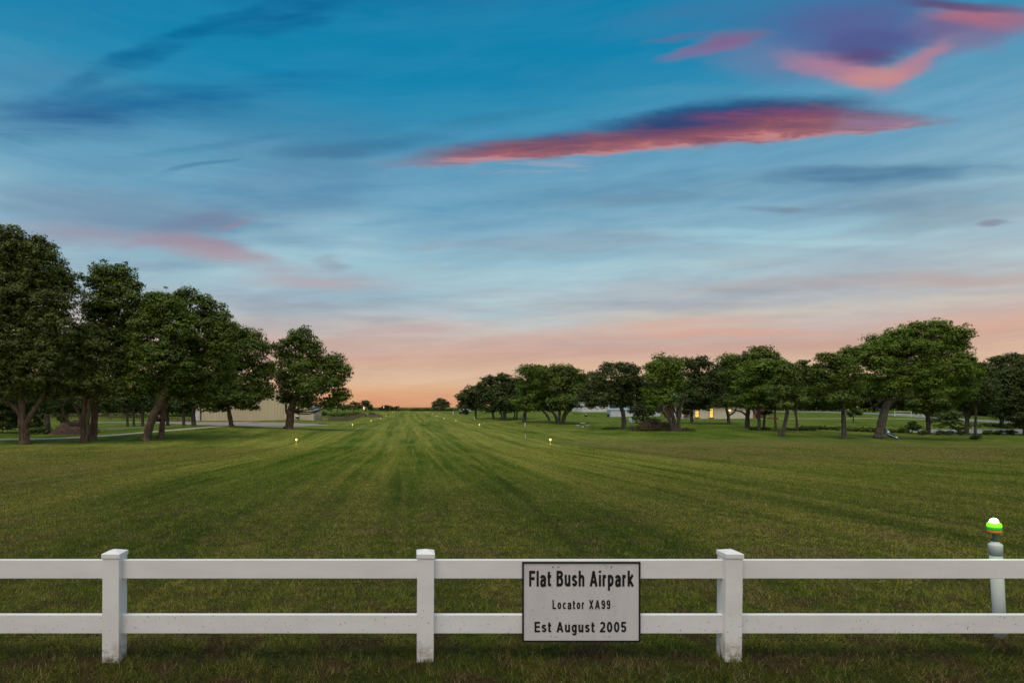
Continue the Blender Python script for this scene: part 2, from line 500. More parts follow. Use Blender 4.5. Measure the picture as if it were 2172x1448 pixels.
    col = t.mix(t.m('MULTIPLY', meadow, t.rng(patch, 0.35, 0.6, 0.15, 0.75)), col, (0.190, 0.150, 0.055, 1))
    col = t.mix(t.m('MULTIPLY', trk, 0.5), col, (0.035, 0.065, 0.008, 1))
    col = t.mix(t.m('MULTIPLY', lip, 0.45), col, (0.045, 0.080, 0.010, 1))
    # darker, clover-green verge in front of the fence
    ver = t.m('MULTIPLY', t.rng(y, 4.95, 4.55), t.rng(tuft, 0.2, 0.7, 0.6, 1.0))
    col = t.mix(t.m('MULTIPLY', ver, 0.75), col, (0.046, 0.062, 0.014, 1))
    vp = t.noise(t.v('MULTIPLY', pos, (2.3, 2.8, 0.0)), 1.0, 4.0, 0.6)
    thatch = t.m('MULTIPLY', t.rng(vp, 0.50, 0.62), t.rng(y, 7.5, 5.0))
    col = t.mix(t.m('MULTIPLY', thatch, 0.8), col, (0.125, 0.080, 0.045, 1))
    clover = t.m('MULTIPLY', t.rng(vp, 0.44, 0.34), t.rng(y, 6.0, 4.6))
    col = t.mix(t.m('MULTIPLY', clover, 0.7), col, (0.040, 0.095, 0.012, 1))
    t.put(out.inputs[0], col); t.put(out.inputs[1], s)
    return g


TURF = turf_group()


def ground_fn(t, p):
    gn = t.node('ShaderNodeGroup', node_tree=TURF)
    pos = t.node('ShaderNodeNewGeometry').outputs['Position']
    x, y, z = t.sep(pos)
    micro = t.noise(t.v('MULTIPLY', pos, (14, 9, 4)), 1.0, 5.0, 0.7)
    blade = t.noise(t.v('MULTIPLY', pos, (2.2, 1.2, 1.0)), 1.0, 6.0, 0.75)
    c = t.mix(t.rng(micro, 0.3, 0.7), (0.34, 0.37, 0.34, 1), (0.98, 0.98, 0.96, 1))
    c = t.mix(1.0, gn.outputs[0], c, 'MULTIPLY')
    c2 = t.mix(t.rng(blade, 0.35, 0.65), (0.72, 0.75, 0.7, 1), (1.18, 1.16, 1.15, 1))
    c = t.mix(1.0, c, c2, 'MULTIPLY')
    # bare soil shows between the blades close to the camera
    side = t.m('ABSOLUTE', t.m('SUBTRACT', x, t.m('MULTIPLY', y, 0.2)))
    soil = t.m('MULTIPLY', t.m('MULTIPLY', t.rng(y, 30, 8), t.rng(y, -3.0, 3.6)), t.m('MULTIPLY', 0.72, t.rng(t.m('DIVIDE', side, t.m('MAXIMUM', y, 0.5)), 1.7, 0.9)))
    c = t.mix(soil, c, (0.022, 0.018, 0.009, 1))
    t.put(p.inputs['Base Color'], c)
    b = t.node('ShaderNodeBump'); b.inputs['Strength'].default_value = 0.9; b.inputs['Distance'].default_value = 0.12
    t.put(b.inputs['Height'], t.m('ADD', t.m('MULTIPLY', micro, 0.35), blade))
    t.l.new(b.outputs[0], p.inputs['Normal'])


M_ground = mat('turf_ground', (0.05, 0.08, 0.01), 0.95, ground_fn, 0.05)


def blade_mat():
    m = bpy.data.materials.new('grass_blades'); m.use_nodes = True
    t = NT(m.node_tree); m.node_tree.nodes.clear()
    out = t.node('ShaderNodeOutputMaterial')
    gn = t.node('ShaderNodeGroup', node_tree=TURF)
    at = t.node('ShaderNodeAttribute', attribute_name='rnd').outputs['Fac']
    c = t.mix(at, (0.42, 0.46, 0.38, 1), (1.6, 1.5, 1.45, 1))
    c = t.mix(1.0, gn.outputs[0], c, 'MULTIPLY')
    dead = t.m('MULTIPLY', t.m('GREATER_THAN', at, 0.80), t.rng(gn.outputs[1], 0.0, 0.8, 0.25, 0.95))
    c = t.mix(dead, c, (0.34, 0.27, 0.11, 1))
    dif = t.node('ShaderNodeBsdfDiffuse'); t.put(dif.inputs[0], c)
    tr = t.node('ShaderNodeBsdfTranslucent'); t.put(tr.inputs[0], c)
    ms = t.node('ShaderNodeMixShader'); ms.inputs[0].default_value = 0.35
    t.l.new(dif.outputs[0], ms.inputs[1]); t.l.new(tr.outputs[0], ms.inputs[2])
    t.l.new(ms.outputs[0], out.inputs[0])
    return m


# ------------------------------------------------------------------ terrain
S = 1.25
CP = []   # control points x, y, z


def cp(px, py, Yr):
    Y = Yr * S
    CP.append((wx(px, Y), Y, wz(py, Y)))


for n_, yb in enumerate([943, 905.5, 895.5, 889.5, 884, 879, 875, 873]):
    Y = 50.0 * (n_ + 1)
    for sgn in (-1, 1):
        CP.append((1.306 + sgn * 11.17, Y, wz(yb, Y)))
    CP.append((1.3, Y, wz(yb, Y) + 0.12))
base_pts = [(52, 941, 40), (190, 936, 42.5), (318, 934, 43), (490, 904, 58), (614, 909, 60), (272, 904, 65), (391, 903, 66),
            (1009, 887, 118), (1070, 891, 104), (1112, 896, 84), (1185, 899, 80), (1323, 908, 62), (1433, 914, 56),
            (1547, 899, 78), (1584, 908, 64), (1610, 913, 58), (1662, 925, 50), (1690, 913, 58), (1791, 930, 50), (1867, 931, 51), (1810, 896, 80),
            (1969, 920, 62), (2051, 921, 62), (2069, 932, 54), (430, 892, 105), (640, 890, 105), (530, 892, 105), (300, 888, 105), (200, 888, 105), (0, 895, 100),
            (1520, 888, 125), (1310, 883, 150), (1360, 873, 175), (1250, 873.5, 172), (1700, 888, 115), (1900, 888, 112), (1750, 874, 155), (1880, 878, 140), (1990, 887, 120), (2150, 897, 105),
            (697, 894, 105), (780, 884, 160), (813, 873, 230), (1020, 876, 200), (1130, 874, 210), (60, 900, 70), (150, 915, 52), (2165, 925, 55)]
for b_ in base_pts:
    cp(*b_)
CP += [(-8, 4.5, -0.01), (0, 4.5, 0.0), (5, 4.5, 0.0), (12, 4.5, -0.05), (0, 2, 0.02), (-10, -5, 0), (10, -5, 0), (0, -20, 0.1), (0, 11, -0.16), (-6, 11, -0.14), (8, 11, -0.18),
       (0, 24, -0.56), (-14, 24, -0.5), (18, 24, -0.6), (-30, 12, -0.2), (36, 14, -0.4), (55, 40, -1.2), (0, 400, -0.6), (-25, 400, -0.9), (40, 400, -0.9),
       (1, 520, -2.6), (-90, 500, -2.5), (140, 480, -2.0), (-60, 30, -0.7), (-130, 130, -1.6), (-120, 60, -1.2), (170, 150, -1.6), (120, 60, -2.0), (200, 300, -0.6), (-200, 300, -1.6)]
CP = np.array(CP)


def tps_fit(P):
    xy = P[:, :2] / 100.0
    n = len(P)
    d = np.linalg.norm(xy[:, None] - xy[None], axis=2)
    K = np.where(d > 1e-9, d ** 2 * np.log(d + 1e-12), 0)
    K += np.eye(n) * 2e-4
    A = np.zeros((n + 3, n + 3))
    A[:n, :n] = K
    A[:n, n:] = np.c_[np.ones(n), xy]
    A[n:, :n] = A[:n, n:].T
    return np.linalg.solve(A, np.r_[P[:, 2], 0, 0, 0]), xy


TW, TXY = tps_fit(CP)
POND = (100.0, 87.0, 24.0, 8.5)
POND_Z = -1.80


def hgt(x, y):
    x = np.atleast_1d(np.asarray(x, float)).ravel(); y = np.atleast_1d(np.asarray(y, float)).ravel()
    out = np.empty(len(x))
    for s in range(0, len(x), 40000):
        q = np.c_[x[s:s + 40000], y[s:s + 40000]] / 100.0
        d = np.linalg.norm(q[:, None] - TXY[None], axis=2)
        K = d ** 2 * np.log(d + 1e-12)
        out[s:s + 40000] = K @ TW[:-3] + TW[-3] + q @ TW[-2:]
    r = np.sqrt((x / 330.0) ** 2 + ((y - 150) / 400.0) ** 2)
    k = np.clip((r - 0.8) / 0.6, 0, 1); k = k * k * (3 - 2 * k)
    out = np.clip(out, -7, 3) * (1 - k) + (-4.5) * k
    e = np.sqrt(((x - POND[0]) / POND[2]) ** 2 + ((y - POND[1]) / POND[3]) ** 2)
    kk = np.clip((1.25 - e) / 0.35, 0, 1)
    out = out * (1 - kk) + np.minimum(out, POND_Z - 0.35) * kk
    e2 = np.clip((1.75 - e) / 0.4, 0, 1) * np.clip(1 - kk, 0, 1)
    out = np.where((y < POND[1]) & (kk < 1), np.minimum(out, out * (1 - e2) + (POND_Z - 0.02) * e2), out)
    return out


def h1(x, y):
    return float(hgt([x], [y])[0])


def axis_samples():
    ys = list(np.arange(-40, 3, 3.0)) + list(np.arange(3, 60, 0.75)) + list(np.arange(60, 300, 2.0)) + list(np.arange(300, 560, 6.0))
    v = 560.0
    while v < 6000:
        ys.append(v); v *= 1.12
    xs = list(np.arange(0, 40, 1.0)) + list(np.arange(40, 180, 2.0))
    v = 180.0
    while v < 5000:
        xs.append(v); v *= 1.14
    xs = [-a for a in xs[:0:-1]] + xs
    return np.array(xs), np.array(ys)


XS, YS = axis_samples()
gx, gy = np.meshgrid(XS, YS)
gz = hgt(gx.ravel(), gy.ravel())
nx, ny = len(XS), len(YS)
gv = np.c_[gx.ravel(), gy.ravel(), gz]
ii, jj = np.meshgrid(np.arange(nx - 1), np.arange(ny - 1))
a_ = (jj * nx + ii).ravel()
gf = np.c_[a_, a_ + 1, a_ + nx + 1, a_ + nx]
ground = npmesh('ground', gv, gf, M_ground, smooth=True)
tag(ground, kind='structure')


# ------------------------------------------------------------------ lawn blades near the camera
def make_grass():
    rng = np.random.default_rng(5)
    N = 640000
    Y = 3.2 * np.exp(rng.random(N) ** 0.92 * math.log(46 / 3.2))
    u = -0.95 + rng.random(N) * 2.30
    X = u * Y + rng.normal(0, 0.8, N) * np.clip(6 - Y, 0, 3)
    X += rng.normal(0, 0.02, N)
    Z = hgt(X, Y)
    # tufty clumps
    def vn(x, y, s, seed):
        xi = x * s; yi = y * s
        return 0.5 + 0.25 * (np.sin(xi * 1.7 + seed + 1.3 * np.sin(yi * 1.1)) + np.sin(yi * 1.9 - seed + 1.1 * np.sin(xi * 1.3 + seed)))
    cl = vn(X, Y, 5.0, 1.0) * 0.6 + vn(X, Y, 13.0, 4.0) * 0.4
    L = (0.026 + 0.032 * rng.random(N)) * (0.35 + 1.3 * cl)
    verge = np.clip((4.95 - Y) / 0.4, 0, 1)
    L *= 1 + 0.45 * verge * rng.random(N)
    W = np.maximum(0.0028, 0.00075 * Y) * (0.7 + 0.6 * rng.random(N))
    ang = rng.random(N) * 2 * math.pi
    lean = 0.25 + 0.95 * rng.random(N)
    la = rng.random(N) * 2 * math.pi
    side = np.c_[np.cos(ang), np.sin(ang), np.zeros(N)] * W[:, None]
    for cxp in (-4.78, -2.335, 0.131, 2.545, 5.06, 5.12):
        dd = np.hypot(X - cxp, Y - (4.517 if cxp != 5.12 else 4.95))
        L *= 1 + 1.3 * np.clip((0.20 - dd) / 0.12, 0, 1) * rng.random(N)
        L = np.where(dd < 0.062, L * .01, L)
    tip = np.c_[np.cos(la) * np.sin(lean), np.sin(la) * np.sin(lean), np.cos(lean)] * L[:, None]
    P = np.c_[X, Y, Z - 0.004]
    v = np.empty((N, 3, 3), dtype=np.float32)
    v[:, 0] = P - side; v[:, 1] = P + side; v[:, 2] = P + tip
    f = np.arange(N * 3, dtype=np.int32).reshape(N, 3)
    r = np.clip(rng.random(N) * 0.8 + 0.2 * cl, 0, 1)
    o = npmesh('grass', v.reshape(-1, 3), f, blade_mat(), attrs={'rnd': np.repeat(r, 3)}, n=3)
    tag(o, 'short mown grass blades around the white fence', 'grass', kind='stuff')


make_grass()


# ------------------------------------------------------------------ strips laid on the ground
def strip(name, pts, mat_, lift=0.03, widths=None, sub=14):
    """pts: list of (x, y, halfwidth) world"""
    P = []
    for i in range(len(pts) - 1):
        for k in range(sub):
            t = k / sub
            p0 = pts[max(i - 1, 0)]; p1 = pts[i]; p2 = pts[i + 1]; p3 = pts[min(i + 2, len(pts) - 1)]
            P.append([0.5 * (2 * p1[j] + (p2[j] - p0[j]) * t + (2 * p0[j] - 5 * p1[j] + 4 * p2[j] - p3[j]) * t * t + (3 * p1[j] - p0[j] - 3 * p2[j] + p3[j]) * t ** 3) for j in range(3)])
    P.append(list(pts[-1]))
    P = np.array(P)
    T = np.gradient(P[:, :2], axis=0)
    T /= np.linalg.norm(T, axis=1)[:, None] + 1e-9
    Nn = np.c_[-T[:, 1], T[:, 0]]
    K = 6
    vs = []
    for k in range(K + 1):
        s = (k / K * 2 - 1)
        wob = 1 + 0.08 * np.sin(np.arange(len(P)) * 0.9 + k)
        q = P[:, :2] + Nn * (P[:, 2] * s * (wob if k in (0, K) else 1))[:, None]
        z = hgt(q[:, 0], q[:, 1]) + lift - (0.06 if k in (0, K) else 0)
        vs.append(np.c_[q, z])
    n = len(P)
    V_ = np.concatenate(vs)
    f = []
    for k in range(K):
        for i in range(n - 1):
            f.append((k * n + i, k * n + i + 1, (k + 1) * n + i + 1, (k + 1) * n + i))
    o = npmesh(name, V_, f, mat_, smooth=True)
    tag(o, kind='structure')
    return o


def P2(px, Yr, hw):
    Y = Yr * S
    return (wx(px, Y), Y, hw)


M_path = varied((0.30, 0.265, 0.20, 1), (0.38, 0.34, 0.26, 1), 1.3, 0.9, 0.02)
M_gravel = varied((0.21, 0.165, 0.155, 1), (0.29, 0.235, 0.22, 1), 3.0, 0.95, 0.04)
M_road = varied((0.16, 0.165, 0.175, 1), (0.22, 0.225, 0.235, 1), 0.4, 0.85, 0.02)
M_dirt = varied((0.24, 0.13, 0.07, 1), (0.16, 0.09, 0.05, 1), 1.2, 0.95, 0.05)
M_mud = varied((0.16, 0.11, 0.07, 1), (0.10, 0.09, 0.04, 1), 0.6, 0.95, 0.05)


def pathY(py, Hh=2.72):     # distance (raw) at which flat lawn of that drop sits on image row py
    return Hh * F / (py - VY) / S


strip('path', [P2(-160, 41.5, 0.85), P2(0, 43.5, 0.85), P2(90, 44.5, 0.8), P2(190, 46.5, 0.8), P2(300, 50.0, 0.8), P2(400, 54.0, 0.8), P2(480, 58.5, 0.85), P2(560, 64, 0.9), P2(600, 68, 0.9)], M_path, 0.035)
strip('gravel_yard', [P2(330, 88, 5), P2(420, 87, 8), P2(480, 86, 12), P2(530, 86, 14.5), P2(575, 88, 12), P2(590, 92, 6)], M_gravel, 0.05)
strip('driveway', [P2(150, 82, 2), P2(240, 84, 2), P2(330, 87, 2.2), P2(400, 90, 3)], M_gravel, 0.06)
strip('bare_earth_bed', [P2(215, 55, 1.2), P2(280, 59, 2.2), P2(360, 63, 2.6), P2(430, 68, 2.0), P2(470, 72, .8)], M_mud, 0.03)
strip('road', [P2(1640, 168, 4), P2(1740, 158, 4.4), P2(1830, 148, 4.6), P2(1900, 138, 4.8), P2(1985, 124, 5), P2(2080, 113, 5), P2(2200, 102, 5), P2(2330, 90, 5)], M_road, 0.06)
strip('path', [P2(1600, 119, 0.7), P2(1700, 116, 0.7), P2(1800, 114, 0.7), P2(1900, 112.5, 0.7), P2(1990, 111, 0.7)], M_path, 0.06)
strip('road', [P2(1560, 190, 3), P2(1690, 178, 3), P2(1760, 165, 3), P2(1800, 158, 2)], M_road, 0.08)

# pond
def water_fn(t, p):
    pos = t.node('ShaderNodeNewGeometry').outputs['Position']
    n = t.noise(t.v('MULTIPLY', pos, (3, 3, 1)), 1.0, 3.0, 0.6)
    b = t.node('ShaderNodeBump'); b.inputs['Strength'].default_value = 0.25; b.inputs['Distance'].default_value = 0.05
    t.put(b.inputs['Height'], n); t.l.new(b.outputs[0], p.inputs['Normal'])


M_water = mat('water', (0.17, 0.18, 0.16), 0.28, water_fn, 0.6)
mb = MB()
ring = []
for k in range(48):
    a = 2 * math.pi * k / 48
    rr = 1.13 + 0.05 * math.sin(3 * a) + 0.04 * math.sin(7 * a + 1)
    ring.append((POND[0] + POND[2] * rr * math.cos(a), POND[1] + POND[3] * rr * math.sin(a), POND_Z))
mb.add(ring, [tuple(range(48))])
tag(mb.build('water', M_water), kind='structure')

# ------------------------------------------------------------------ foliage
def leaf_mat(name, dark, light, tr=0.22):
    m = bpy.data.materials.new(name); m.use_nodes = True
    t = NT(m.node_tree); m.node_tree.nodes.clear()
    out = t.node('ShaderNodeOutputMaterial')
    at = t.node('ShaderNodeAttribute', attribute_name='rnd').outputs['Fac']
    c = t.mix(at, dark + (1,), light + (1,))
    dif = t.node('ShaderNodeBsdfDiffuse'); t.put(dif.inputs[0], c)
    trn = t.node('ShaderNodeBsdfTranslucent'); t.put(trn.inputs[0], t.mix(1.0, c, (1.2, 1.3, 0.6, 1), 'MULTIPLY'))
    ms = t.node('ShaderNodeMixShader'); ms.inputs[0].default_value = tr
    t.l.new(dif.outputs[0], ms.inputs[1]); t.l.new(trn.outputs[0], ms.inputs[2])
    gl = t.node('ShaderNodeBsdfGlossy'); gl.inputs['Roughness'].default_value = 0.5; gl.inputs[0].default_value = (0.6, 0.6, 0.6, 1)
    m2 = t.node('ShaderNodeMixShader'); m2.inputs[0].default_value = 0.03
    t.l.new(ms.outputs[0], m2.inputs[1]); t.l.new(gl.outputs[0], m2.inputs[2])
    t.l.new(m2.outputs[0], out.inputs[0])
    return m


LM = {
    'olive': leaf_mat('leaf_olive', (0.044, 0.062, 0.013), (0.150, 0.185, 0.036)),
    'green': leaf_mat('leaf_green', (0.036, 0.062, 0.009), (0.145, 0.205, 0.025)),
    'light': leaf_mat('leaf_light', (0.040, 0.074, 0.009), (0.170, 0.255, 0.024)),
    'dark': leaf_mat('leaf_dark', (0.026, 0.042, 0.010), (0.092, 0.125, 0.028)),
    'brown': leaf_mat('leaf_brown', (0.045, 0.040, 0.020), (0.12, 0.095, 0.055)),
    'reed': leaf_mat('leaf_reed', (0.040, 0.070, 0.010), (0.11, 0.14, 0.03)),
}


def bark_fn(c1, c2):
    def fn(t, p):
        g = t.node('ShaderNodeTexCoord').outputs['Object']
        v = t.v('MULTIPLY', g, (9, 9, 1.6))
        n = t.noise(v, 1.0, 5.0, 0.65, dist=0.6)
        n2 = t.noise(g, 0.9, 3.0)
        c = t.mix(t.rng(n, 0.35, 0.65), c1, c2)
        c = t.mix(t.rng(n2, 0.4, 0.7, 0, 0.4), c, (0.12, 0.12, 0.09, 1))
        t.put(p.inputs['Base Color'], c)
        b = t.node('ShaderNodeBump'); b.inputs['Strength'].default_value = 1.0; b.inputs['Distance'].default_value = 0.06
        t.put(b.inputs['Height'], n); t.l.new(b.outputs[0], p.inputs['Normal'])
    return fn


BK = {
    'brown': mat('bark_brown', (0.1, 0.07, 0.05), 0.95, bark_fn((0.055, 0.035, 0.024, 1), (0.17, 0.115, 0.08, 1)), 0.05),
    'grey': mat('bark_grey', (0.1, 0.09, 0.08), 0.95, bark_fn((0.045, 0.038, 0.030, 1), (0.135, 0.115, 0.095, 1)), 0.05),
    'rust': mat('bark_rust', (0.2, 0.1, 0.05), 0.95, bark_fn((0.16, 0.075, 0.035, 1), (0.34, 0.18, 0.10, 1)), 0.05),
}


def foliage_points(rng, lobes, k, dens=1.0, rcpx=11.0, leafpx=2.5, gap=0.0):
    """lobes: (X, Y, Z, a, d, c) in metres; k metres per photo px at the tree.  Returns leaf centres, normals, sizes, rnd, clump list"""
    C = []; Nn = []; Sz = []; Rd = []; clumps = []
    for (X, Y, Z, a, d, c) in lobes:
        rc0 = min(rcpx * k, 0.45 * min(a, c) + 0.1)
        a2 = max(a - rc0 * 0.75, a * 0.5); c2 = max(c - rc0 * 0.75, c * 0.5); d2 = max(d - rc0 * 0.75, d * 0.5)
        nC = max(5, int(4.6 * dens * (a * c) / (rc0 * rc0)))
        for _ in range(nC):
            v = rng.normal(size=3); v /= np.linalg.norm(v)
            if v[2] < -0.35 and rng.random() < 0.5: v[2] *= -1
            rr = 0.30 + 0.74 * rng.random() ** 0.6
            cc = np.array([X, Y, Z]) + v * rr * np.array([a2, d2, c2])
            rc = rc0 * (0.45 + 1.0 * rng.random())
            if rng.random() < 0.13:      # sprigs reaching out of the crown
                cc = np.array([X, Y, Z]) + v * (0.94 + 0.14 * rng.random()) * np.array([a, d2, c])
                rc = rc0 * (0.28 + 0.3 * rng.random())
            clumps.append((cc, rc))
            n = max(10, int(66 * (rc / (11 * k)) ** 2 * (2.5 / leafpx) ** 2 * (1 - gap * rng.random())))
            w_ = rng.normal(size=(n, 3)); w_ /= np.linalg.norm(w_, axis=1)[:, None]
            w_[:, 2] = np.abs(w_[:, 2]) * np.where(rng.random(n) < 0.25, -1, 1)
            ra = rc * (0.45 + 0.62 * rng.random(n) ** 0.8 + 0.35 * (rng.random(n) < 0.06))
            p = cc + w_ * ra[:, None] * np.array([1.15, 1.15, 0.72])
            nn = w_ * 0.8 + np.array([0, 0, 0.55]) + rng.normal(size=(n, 3)) * 0.45 + v * 0.25
            nn /= np.linalg.norm(nn, axis=1)[:, None]
            C.append(p); Nn.append(nn)
            Sz.append(leafpx * k * (0.7 + 0.6 * rng.random(n)))
            Rd.append(np.clip(0.02 + 0.62 * rng.random() ** 1.2 + 0.4 * rng.random(n), 0, 1))
    return np.concatenate(C), np.concatenate(Nn), np.concatenate(Sz), np.concatenate(Rd), clumps


def leaf_object(name, C, Nn, Sz, Rd, mat_, parent, rng, origin):
    n = len(C)
    t = rng.normal(size=(n, 3))
    t -= Nn * (t * Nn).sum(1)[:, None]
    t /= np.linalg.norm(t, axis=1)[:, None] + 1e-9
    b = np.cross(Nn, t)
    C = C - np.asarray(origin)
    v = np.empty((n, 4, 3), dtype=np.float32)
    v[:, 0] = C - t * Sz[:, None]
    v[:, 1] = C - b * (Sz * 0.55)[:, None] + t * (Sz * 0.1)[:, None]
    v[:, 2] = C + t * Sz[:, None] - Nn * (Sz * 0.25)[:, None]
    v[:, 3] = C + b * (Sz * 0.55)[:, None] + t * (Sz * 0.1)[:, None]
    f = np.arange(n * 4, dtype=np.int32).reshape(n, 4)
    return npmesh(name, v.reshape(-1, 3), f, mat_, parent, {'rnd': np.repeat(Rd, 4)})


def smoothpts(pts, sub=5):
    out = []
    for i in range(len(pts) - 1):
        p0 = pts[max(i - 1, 0)]; p1 = pts[i]; p2 = pts[i + 1]; p3 = pts[min(i + 2, len(pts) - 1)]
        for k in range(sub):
            t = k / sub
            out.append([0.5 * (2 * p1[j] + (p2[j] - p0[j]) * t + (2 * p0[j] - 5 * p1[j] + 4 * p2[j] - p3[j]) * t * t + (3 * p1[j] - p0[j] - 3 * p2[j] + p3[j]) * t ** 3) for j in range(len(p1))])
    out.append(list(pts[-1]))
    return out


NLEAF = 0


def tree(name, label, cat, Yr, trunks, lobes, leaf='green', bark='grey', seed=0, group=None, dens=1.0, rcpx=11.0, leafpx=2.5, gap=0.15, limbs=True, extra=None, depth=0.85, crown_name='crown', yoff=None, trunk_name='trunk', fat=1.0, skirt=0):
    """trunks: polylines of (px, py, radius px) - first starts at the ground.  lobes: (cx, cy, rx, ry[, dy]) photo px."""
    global NLEAF
    rng = np.random.default_rng(seed * 7 + 11)
    Y = Yr * S
    k = Y / F
    bx = wx(trunks[0][0][0], Y)
    bz = h1(bx, Y)
    root = empty(name, (bx, Y, bz), label, cat, group)
    shift = bz - wz(trunks[0][0][1], Y)      # keeps the tree standing on the terrain
    mbt = MB()
    tips = []
    for ti, tr in enumerate(trunks):
        pts = []
        for q in tr:
            dyy = q[3] if len(q) > 3 else 0.0
            pts.append([wx(q[0], Y) - bx, dyy, wz(q[1], Y) + shift - bz, q[2] * k])
        if abs(pts[0][2]) < 1.2 * k * 12 and tr[0][1] >= trunks[0][0][1] - 6:
            b0 = list(pts[0]); b0[2] -= 0.35; b0[3] *= 1.5
            f0 = [pts[0][0] * 0.93 + pts[1][0] * 0.07, pts[0][1], pts[0][2] * 0.93 + pts[1][2] * 0.07, pts[0][3]]
            pts[0][3] *= 1.45
            pts = [b0, pts[0], f0] + pts[1:]
        sp = smoothpts(pts, 4)
        mbt.tube([p[:3] for p in sp], [max(p[3], 0.012) for p in sp], 9, 0.22)
        tips.append(sp[-1])
    L = []
    for i, lb in enumerate(lobes):
        cx, cy, rx, ry = lb[:4]
        oy = lb[4] if len(lb) > 4 else (rng.random() - 0.5) * 0.7 * rx * k
        L.append((wx(cx, Y), Y + oy, wz(cy, Y) + shift, rx * k * fat, max(rx, ry) * depth * k, ry * k * fat))
    if skirt:
        for lb in [q for q in lobes if q[1] > 815]:
            L.append((wx(lb[0], Y) + rng.normal() * 3 * k, Y + rng.normal() * lb[2] * .4 * k, wz(lb[1] + skirt, Y) + shift, lb[2] * k * .85, lb[2] * k * .8, lb[3] * k * .75))
    C, Nn, Sz, Rd, clumps = foliage_points(rng, L, k, dens, rcpx, leafpx, gap)
    if extra is not None:
        pass
    if limbs:
        order = list(range(len(L)))
        for li in order:
            X_, Y_, Z_, a, d, c = L[li]
            tgt = Vector((X_ - bx, Y_ - Y, Z_ - bz - 0.2 * c))
            tp = min(tips, key=lambda q: (Vector(q[:3]) - tgt).length)
            s0 = Vector(tp[:3])
            r0 = min(tp[3] * 0.8, 0.14 * 1.0 + 0.02)
            mid = (s0 + tgt) / 2 + Vector((0, 0, -0.08 * (tgt - s0).length)) + Vector(rng.normal(size=3) * 0.05 * (tgt - s0).length)
            r0 = min(r0, 0.11); sp = smoothpts([list(s0) + [r0], list(mid) + [r0 * 0.7], list(tgt) + [r0 * 0.35]], 4)
            mbt.tube([p[:3] for p in sp], [p[3] for p in sp], 6, 0.1)
        for cc, rc in clumps[::max(1, len(clumps) // 70)]:
            tgt = Vector(cc) - Vector((bx, Y, bz))
            best = min(L, key=lambda q: (Vector(q[:3]) - Vector(cc)).length)
            s0 = Vector((best[0] - bx, best[1] - Y, best[2] - bz - 0.2 * best[5]))
            mid = (s0 + tgt) / 2 + Vector(rng.normal(size=3) * 0.12 * (tgt - s0).length)
            mbt.tube([s0, mid, tgt], [0.035, 0.025, 0.010], 4)
    mbt.build(trunk_name, BK[bark], root, smooth=True)
    leaf_object(crown_name, C, Nn, Sz, Rd, LM[leaf], root, rng, (bx, Y, bz))
    NLEAF += len(C)
    return root


T_LEFT = 'large oaks standing along the left side of the runway'
T_RIGHT = 'shade trees scattered over the right lawn'
T_BACK = 'small trees behind the left path'
# ---- left group
tree('oak_tree', 'tall dark oak at the far left edge with a forked brown trunk', 'tree', 40,
     [[(52, 941, 11), (51, 915, 10), (48, 892, 9.5), (44, 876, 7), (22, 855, 5), (2, 838, 4)], [(50, 905, 8), (57, 893, 6), (72, 868, 4.5), (84, 852, 4), (100, 820, 3)],
      [(48, 892, 7), (47, 860, 6.5), (44, 820, 6), (48, 740, 5), (50, 650, 3)]],
     [(8, 530, 55, 52), (45, 555, 40, 45), (95, 560, 36, 52), (86, 520, 12, 18), (128, 610, 34, 50), (60, 630, 80, 60), (20, 610, 70, 70), (115, 690, 46, 70), (40, 720, 90, 75), (95, 770, 58, 62), (20, 800, 70, 55), (-50, 640, 80, 130), (-50, 770, 80, 80), (70, 820, 60, 36), (130, 790, 30, 45)],
     'olive', 'brown', 1, T_LEFT, leafpx=2.6, rcpx=12, dens=1.05, fat=1.17, gap=0.1, skirt=7)
tree('oak_tree', 'slender twin-stemmed tree left of the ivy-clad trunk with a rusty broken limb', 'tree', 42,
     [[(176, 936, 5.5), (177, 905, 4.6), (178, 870, 4), (180, 820, 3.6), (184, 760, 2.5)], [(183, 936, 4.5), (186, 905, 3.6), (187, 860, 3.4), (185, 790, 2.5)],
      [(176, 903, 4), (171, 885, 4), (164, 867, 3.4), (155, 853, 2.4), (147, 845, 0.8)], [(176, 898, 4), (160, 899, 3.8), (148, 897, 3.6), (142, 888, 3.4), (135, 876, 3.2), (128, 850, 2.4)]],
     [(185, 720, 48, 36), (160, 755, 45, 45), (205, 765, 45, 45), (175, 800, 50, 40), (215, 815, 40, 35), (150, 800, 35, 40)],
     'olive', 'brown', 2, T_LEFT, leafpx=2.5, fat=1.17, gap=0.1, skirt=7)
tree('oak_tree', 'oak with an ivy-clad thick trunk and a high crown above its neighbours', 'tree', 44,
     [[(197, 936, 8.5), (199, 905, 7.5), (202, 870, 7), (206, 820, 7.5), (215, 750, 5.5), (225, 690, 4)]],
     [(222, 604, 38, 40), (258, 592, 26, 30), (282, 615, 24, 28), (240, 650, 58, 42), (205, 668, 36, 34), (285, 662, 30, 30), (232, 705, 60, 45), (265, 740, 48, 44), (200, 740, 36, 44), (255, 790, 45, 38)],
     'green', 'brown', 3, T_LEFT, leafpx=2.6, fat=1.17, gap=0.1, skirt=7)
